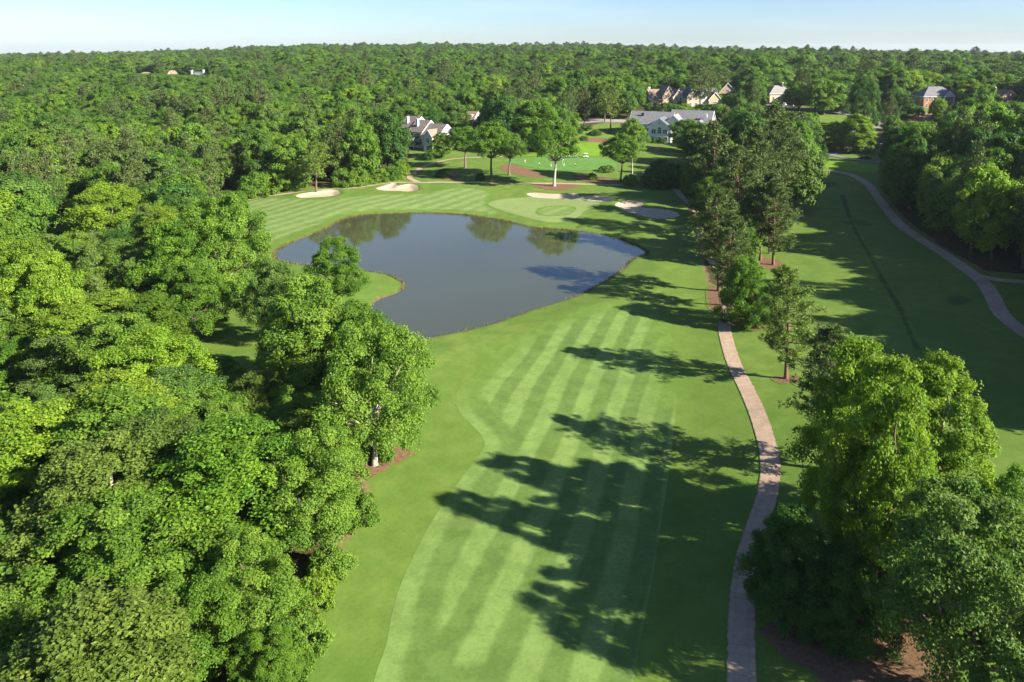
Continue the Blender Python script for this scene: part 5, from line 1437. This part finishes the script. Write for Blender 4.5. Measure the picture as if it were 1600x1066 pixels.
def car(key, rz, pm, label, group=None, suv=0.0):
    p = PT[key]
    z = float(ground_z(np.array([p[0]]), np.array([p[1]]))[0])
    o = tag(root("parked_car", (p[0], p[1], z + 0.27), R(rz)), label, "car", group)
    H = suv
    low = [(-2.2, .34), (-2.28, .55), (-2.2, .86 + H*.3), (-1.9, .93 + H*.3), (-1.15, .96 + H*.3), (.75, .96 + H*.3), (1.5, .90 + H*.3), (2.1, .78 + H*.3), (2.26, .55), (2.2, .32), (1.78, .30), (1.7, .48), (1.4, .60), (1.1, .48), (1.02, .28), (-.98, .28), (-1.06, .48), (-1.36, .60), (-1.66, .48), (-1.74, .30)]
    MB().prism(low, -0.86, 0.86, 'y').build("body", pm, o, False, 0.05)
    top = [(-1.75, .93 + H*.3), (-1.25, 1.34 + H), (-.6, 1.45 + H), (.25, 1.43 + H), (1.05, .94 + H*.3)]
    MB().prism([(x, z_ + .004) for x, z_ in top], -0.74, 0.74, 'y').build("cabin", pm, o, False, 0.05)
    for s in (-1, 1):
        a0, a1 = (0.746, 0.762) if s > 0 else (-0.762, -0.746)
        MB().prism([(-1.45, 1.02 + H*.3), (-1.12, 1.30 + H), (-.25, 1.36 + H), (-.25, 1.02 + H*.3)], a0, a1, 'y').build("side_window", GLASS, o)
        MB().prism([(-.17, 1.02 + H*.3), (-.17, 1.36 + H), (.2, 1.34 + H), (.78, 1.02 + H*.3)], a0, a1, 'y').build("side_window", GLASS, o)
    for nm, q in (("windscreen", [(.36, 1.38 + H), (.98, 1.03 + H*.3)]), ("rear_window", [(-1.30, 1.31 + H), (-1.70, 1.02 + H*.3)])):
        d = 0.03 if nm == "windscreen" else -0.03
        MB().prism([(q[0][0], q[0][1]), (q[0][0] + d, q[0][1] + .02), (q[1][0] + d, q[1][1] + .02), (q[1][0], q[1][1])], -0.64, 0.64, 'y').build(nm, GLASS, o)
    for s in (-.62, .62):
        MB().box(2.17, 2.29, s - .2, s + .2, .58 + H*.3, .72 + H*.3).build("headlight", LAMPW, o); MB().box(-2.31, -2.2, s - .18, s + .18, .62 + H*.3, .78 + H*.3).build("tail_light", LAMPR, o)
    for x in (-1.36, 1.4):
        for s in (-1, 1): wheel(o, x, s * 0.80, 0.33, 0.2, s)
    return o
WHITEP = paint("white_paint", (0.78, 0.78, 0.78)); DARKP = paint("dark_paint", (0.04, 0.045, 0.055)); SILVER = paint("silver_paint", (0.42, 0.44, 0.47), 0.3, 0.5); BEIGEP = paint("beige_paint", (0.55, 0.48, 0.36))
car("car_a", 10, WHITEP, "white car parked beside the bright layered tree", None)
car("car_b", 20, SILVER, "pale car parked deeper in the lane, half behind trees", None, 0.25)
car("car_c", 4, DARKP, "dark car on the lower drive below the white car", None)
car("car_d", 60, WHITEP, "white van parked by the hip-roofed house", None, 0.4)
car("car_e", 62, WHITEP, "white car parked next to the white van", None)
car("car_f", 64, BEIGEP, "beige car parked nearest the dark street tree", None, 0.25)

def golf_cart(key, rz, pm, label, group):
    p = PT[key]
    z = float(ground_z(np.array([p[0]]), np.array([p[1]]))[0])
    o = tag(root("golf_cart", (p[0], p[1], z + 0.10), R(rz)), label, "golf cart", group)
    MB().prism([(-1.15, .32), (-1.2, .62), (-1.05, .74), (-.35, .74), (-.3, .40), (.55, .36), (.75, .78), (1.0, .82), (1.2, .62), (1.22, .34)], -0.56, 0.56, 'y').build("body", pm, o, False, 0.04)
    MB().box(-.42, .14, -.52, .52, .744, .90).build("seat", SEATM, o, False, 0.04); MB().box(-.58, -.44, -.52, .52, .78, 1.32).build("backrest", SEATM, o, False, 0.04)
    MB().prism([(-1.05, 1.86), (-.9, 1.93), (.75, 1.93), (.95, 1.84), (.95, 1.80), (-1.05, 1.80)], -0.62, 0.62, 'y').build("roof", pm, o, False, 0.02)
    for x0, x1, y in ((-.95, -.9, .5), (-.95, -.9, -.5), (.98, .72, .5), (.98, .72, -.5)):
        MB().tube([(x0, y, .74), (x1, y, 1.81)], [.025, .025], 6).build("roof_post", BLACKP, o)
    MB().prism([(.955, .84), (.975, .84), (.735, 1.78), (.715, 1.78)], -0.46, 0.46, 'y').build("windscreen", GLASS, o)
    MB().tube([(.62, .28, .80), (.40, .28, 1.06)], [.02, .02], 6).lathe([(.15, -.012), (.17, 0), (.15, .012)], 14, (.40, .28, 1.07)).build("steering_wheel", BLACKP, o)
    MB().box(-1.22, -.84, -.42, .42, .746, .84).build("bag_rack", BLACKP, o)
    for x in (-.78, .82):
        for s in (-1, 1): wheel(o, x, s * 0.50, 0.22, 0.16, s)
    return o
CREAMP = paint("cart_cream", (0.70, 0.66, 0.56), 0.35); TANP = paint("cart_grey", (0.30, 0.32, 0.33), 0.35)
G = "golf carts by the putting green"
golf_cart("cart_a", 172, CREAMP, "cream golf cart just beside the lone tree's trunk", G)
golf_cart("cart_b", 168, TANP, "grey golf cart second from the lone tree's trunk", G)
golf_cart("cart_c", 175, TANP, "grey golf cart between its grey twin and the white cart", G)
golf_cart("cart_d", 190, WHITEP, "white golf cart parked farthest from the lone tree", G)

# ---------------------------------------------------------------- golfers
SKIN = plain("skin", (0.48, 0.29, 0.20), 0.6, 0.08)
def skin_mesh(name, pts, edges, radii, mat_, parent, rootv=0, lv=1):
    me = bpy.data.meshes.new(name); me.from_pydata(pts, edges, []); me.materials.append(mat_)
    o = link(bpy.data.objects.new(name, me), parent)
    md = o.modifiers.new("skin", 'SKIN'); md.use_smooth_shade = True
    for i, r in enumerate(radii): me.skin_vertices[0].data[i].radius = (r, r)
    me.skin_vertices[0].data[rootv].use_root = True
    s = o.modifiers.new("sub", 'SUBSURF'); s.levels = lv; s.render_levels = lv
    return o
CLOTH = dict(white=plain("white_cloth", (0.74, 0.74, 0.72), 0.8), navy=plain("navy_cloth", (0.03, 0.04, 0.08), 0.8), grey=plain("grey_cloth", (0.32, 0.36, 0.42), 0.8), red=plain("red_cloth", (0.50, 0.045, 0.035), 0.8), khaki=plain("khaki_cloth", (0.42, 0.34, 0.22), 0.8), black=plain("black_cloth", (0.02, 0.02, 0.022), 0.8))
def golfer(key, rz, shirt, legs, cap, label, bend=0.35, putter=True):
    p = PT[key]
    z = float(ground_z(np.array([p[0]]), np.array([p[1]]))[0]) + 0.08
    o = tag(root("person", (p[0], p[1], z), R(rz)), label, "person", "golfers on the putting green")
    b = bend
    pel = (0, 0, .93); wa = (0, -.10 * b, 1.08); ch = (0, -.62 * b, 1.33 - .10 * b); nk = (0, -.95 * b, 1.50 - .22 * b); hd = (0, -1.18 * b, 1.63 - .30 * b); tp_ = (0, -1.28 * b, 1.73 - .33 * b)
    pts = [pel, wa, ch, nk, hd, tp_]; ed = [(0, 1), (1, 2), (2, 3), (3, 4), (4, 5)]; ra = [.15, .135, .155, .06, .095, .06]
    for s in (-1, 1):
        n = len(pts)
        pts += [(s * .10, 0, .88), (s * .13, -.05 * b - .02, .50), (s * .15, .03, .09), (s * .16, -.14, .04)]; ed += [(0, n), (n, n + 1), (n + 1, n + 2), (n + 2, n + 3)]; ra += [.095, .065, .045, .04]
        m = len(pts)
        sh = (s * .19, ch[1] - .04 * b, ch[2] + .09); el = (s * .21, ch[1] - .16 - .2 * b, 1.12 - .05 * b); hn = (s * .05, ch[1] - .36, .88 - .02 * b)
        pts += [sh, el, hn]; ed += [(2, m), (m, m + 1), (m + 1, m + 2)]; ra += [.06, .042, .034]
        for f in range(5):        # fingers closed round the grip
            q = len(pts); pts.append((hn[0] - s * (.035 + .006 * f), hn[1] - .02 + .02 * (f % 2), hn[2] - .035 - .013 * f)); ed.append((m + 2, q)); ra.append(.011)
    skin_mesh("body", pts, ed, ra, SKIN, o)
    arms = []
    sp = [wa, ch, (nk[0], nk[1] * .96, nk[2] - .05)]; se = [(0, 1), (1, 2)]; sr = [.150, .172, .085]
    for s in (-1, 1):
        n = len(sp); sp += [(s * .19, ch[1] - .04 * b, ch[2] + .09), (s * .205, ch[1] - .10 - .1 * b, 1.22 - .05 * b)]; se += [(1, n), (n, n + 1)]; sr += [.078, .066]
    skin_mesh("shirt", sp, se, sr, CLOTH[shirt], o)
    tpz = [(0, -.05 * b, 1.02), pel]; te = [(0, 1)]; tr_ = [.155, .168]
    for s in (-1, 1):
        n = len(tpz); tpz += [(s * .10, 0, .86), (s * .13, -.05 * b - .02, .48), (s * .148, .02, .16)]; te += [(1, n), (n, n + 1), (n + 1, n + 2)]; tr_ += [.108, .082, .068]
    skin_mesh("trousers", tpz, te, tr_, CLOTH[legs], o, 1)
    c = MB().lathe([(.112, -.02), (.112, .03), (.085, .09), (.03, .115)], 14, (hd[0], hd[1] - .01, hd[2] + .045)).box(-.07, .07, hd[1] - .22, hd[1] - .09, hd[2] + .03, hd[2] + .05)
    c.build("cap", CLOTH[cap], o, True)
    if putter:
        g = tag(root("putter", o.location[:], R(rz)), "thin putter held by the " + label, "golf club")
        MB().tube([(0, ch[1] - .38, .90), (0, ch[1] - .62, .03)], [.014, .010], 6).build("shaft", GREYT, g)
        MB().box(-.06, .06, ch[1] - .65, ch[1] - .60, .0, .035).build("club_head", BLACKP, g)
golfer("golfer_a", 20, "white", "khaki", "white", "golfer in white shirt and khaki trousers, farthest from the carts", 0.30)
golfer("golfer_b", -30, "white", "black", "white", "golfer in white shirt and black trousers bending over the ball", 0.42)
golfer("golfer_c", 60, "grey", "white", "navy", "golfer in grey shirt and white trousers near the flag", 0.25)
golfer("golfer_d", -60, "white", "navy", "black", "golfer in white shirt and navy trousers nearest the shaded straw", 0.42)
golfer("golfer_e", 10, "red", "white", "white", "golfer in red shirt half behind the lone tree's trunk", 0.12)

p = PT["flag"]; z = float(ground_z(np.array([p[0]]), np.array([p[1]]))[0])
o = tag(root("golf_flag", (p[0], p[1], z)), "white flagstick with small white flag on the putting green", "flag")
MB().tube([(0, 0, -.1), (0, 0, 2.3)], [.04, .03], 8).build("pole", TRIM, o)
MB().prism([(.04, 1.85), (.30, 1.90), (.58, 1.98), (.58, 2.12), (.30, 2.22), (.04, 2.28)], -.01, .01, 'y').build("flag_cloth", TRIM, o)
p = PT["post"]; z = float(ground_z(np.array([p[0]]), np.array([p[1]]))[0])
o = tag(root("marker_post", (p[0], p[1], z)), "short white post beside the first golf cart", "post")
MB().box(-.22, .22, -.18, .18, -.1, 1.35).build("post", TRIM, o, False, .03); MB().box(-.28, .28, -.24, .24, 1.353, 1.45).build("post_cap", TRIM, o, False, .02)

# a pale cart-path kerb, built as a rounded strip, at the foot of the near wood
e = spline(KERB, False, 0.8)
ez = ground_z(np.array([q[0] for q in e]), np.array([q[1] for q in e]))
V, F = tube([(q[0], q[1], float(w) + 0.12) for q, w in zip(e, ez)], [0.14] * len(e), 7)
lg = mesh_obj("kerb_edging", V.tolist(), F.tolist(), plain("pale_kerb", (0.50, 0.44, 0.34), 0.85, 0.3, 2.0, 0.4), None, True)
tag(lg, "pale kerb edging running along the lowest corner of the wood", "kerb")

# ---------------------------------------------------------------- the air between here and the far hills
k = NT("haze")
k.t.nodes.remove(k.out); k.out = k.t.nodes.new("ShaderNodeOutputMaterial")
vol = k.n("ShaderNodeVolumePrincipled", ins={"Color": (0.80, 0.90, 1.0, 1), "Density": 0.000045, "Anisotropy": 0.2})
k.t.links.new(vol.outputs[0], k.out.inputs["Volume"])
hz = MB().box(-6500, 6500, -160, 9600, -9.0, 92.0).build("haze", k.m)
tag(hz, "thin blue haze lying over the course and the far woods", None, None, "stuff")
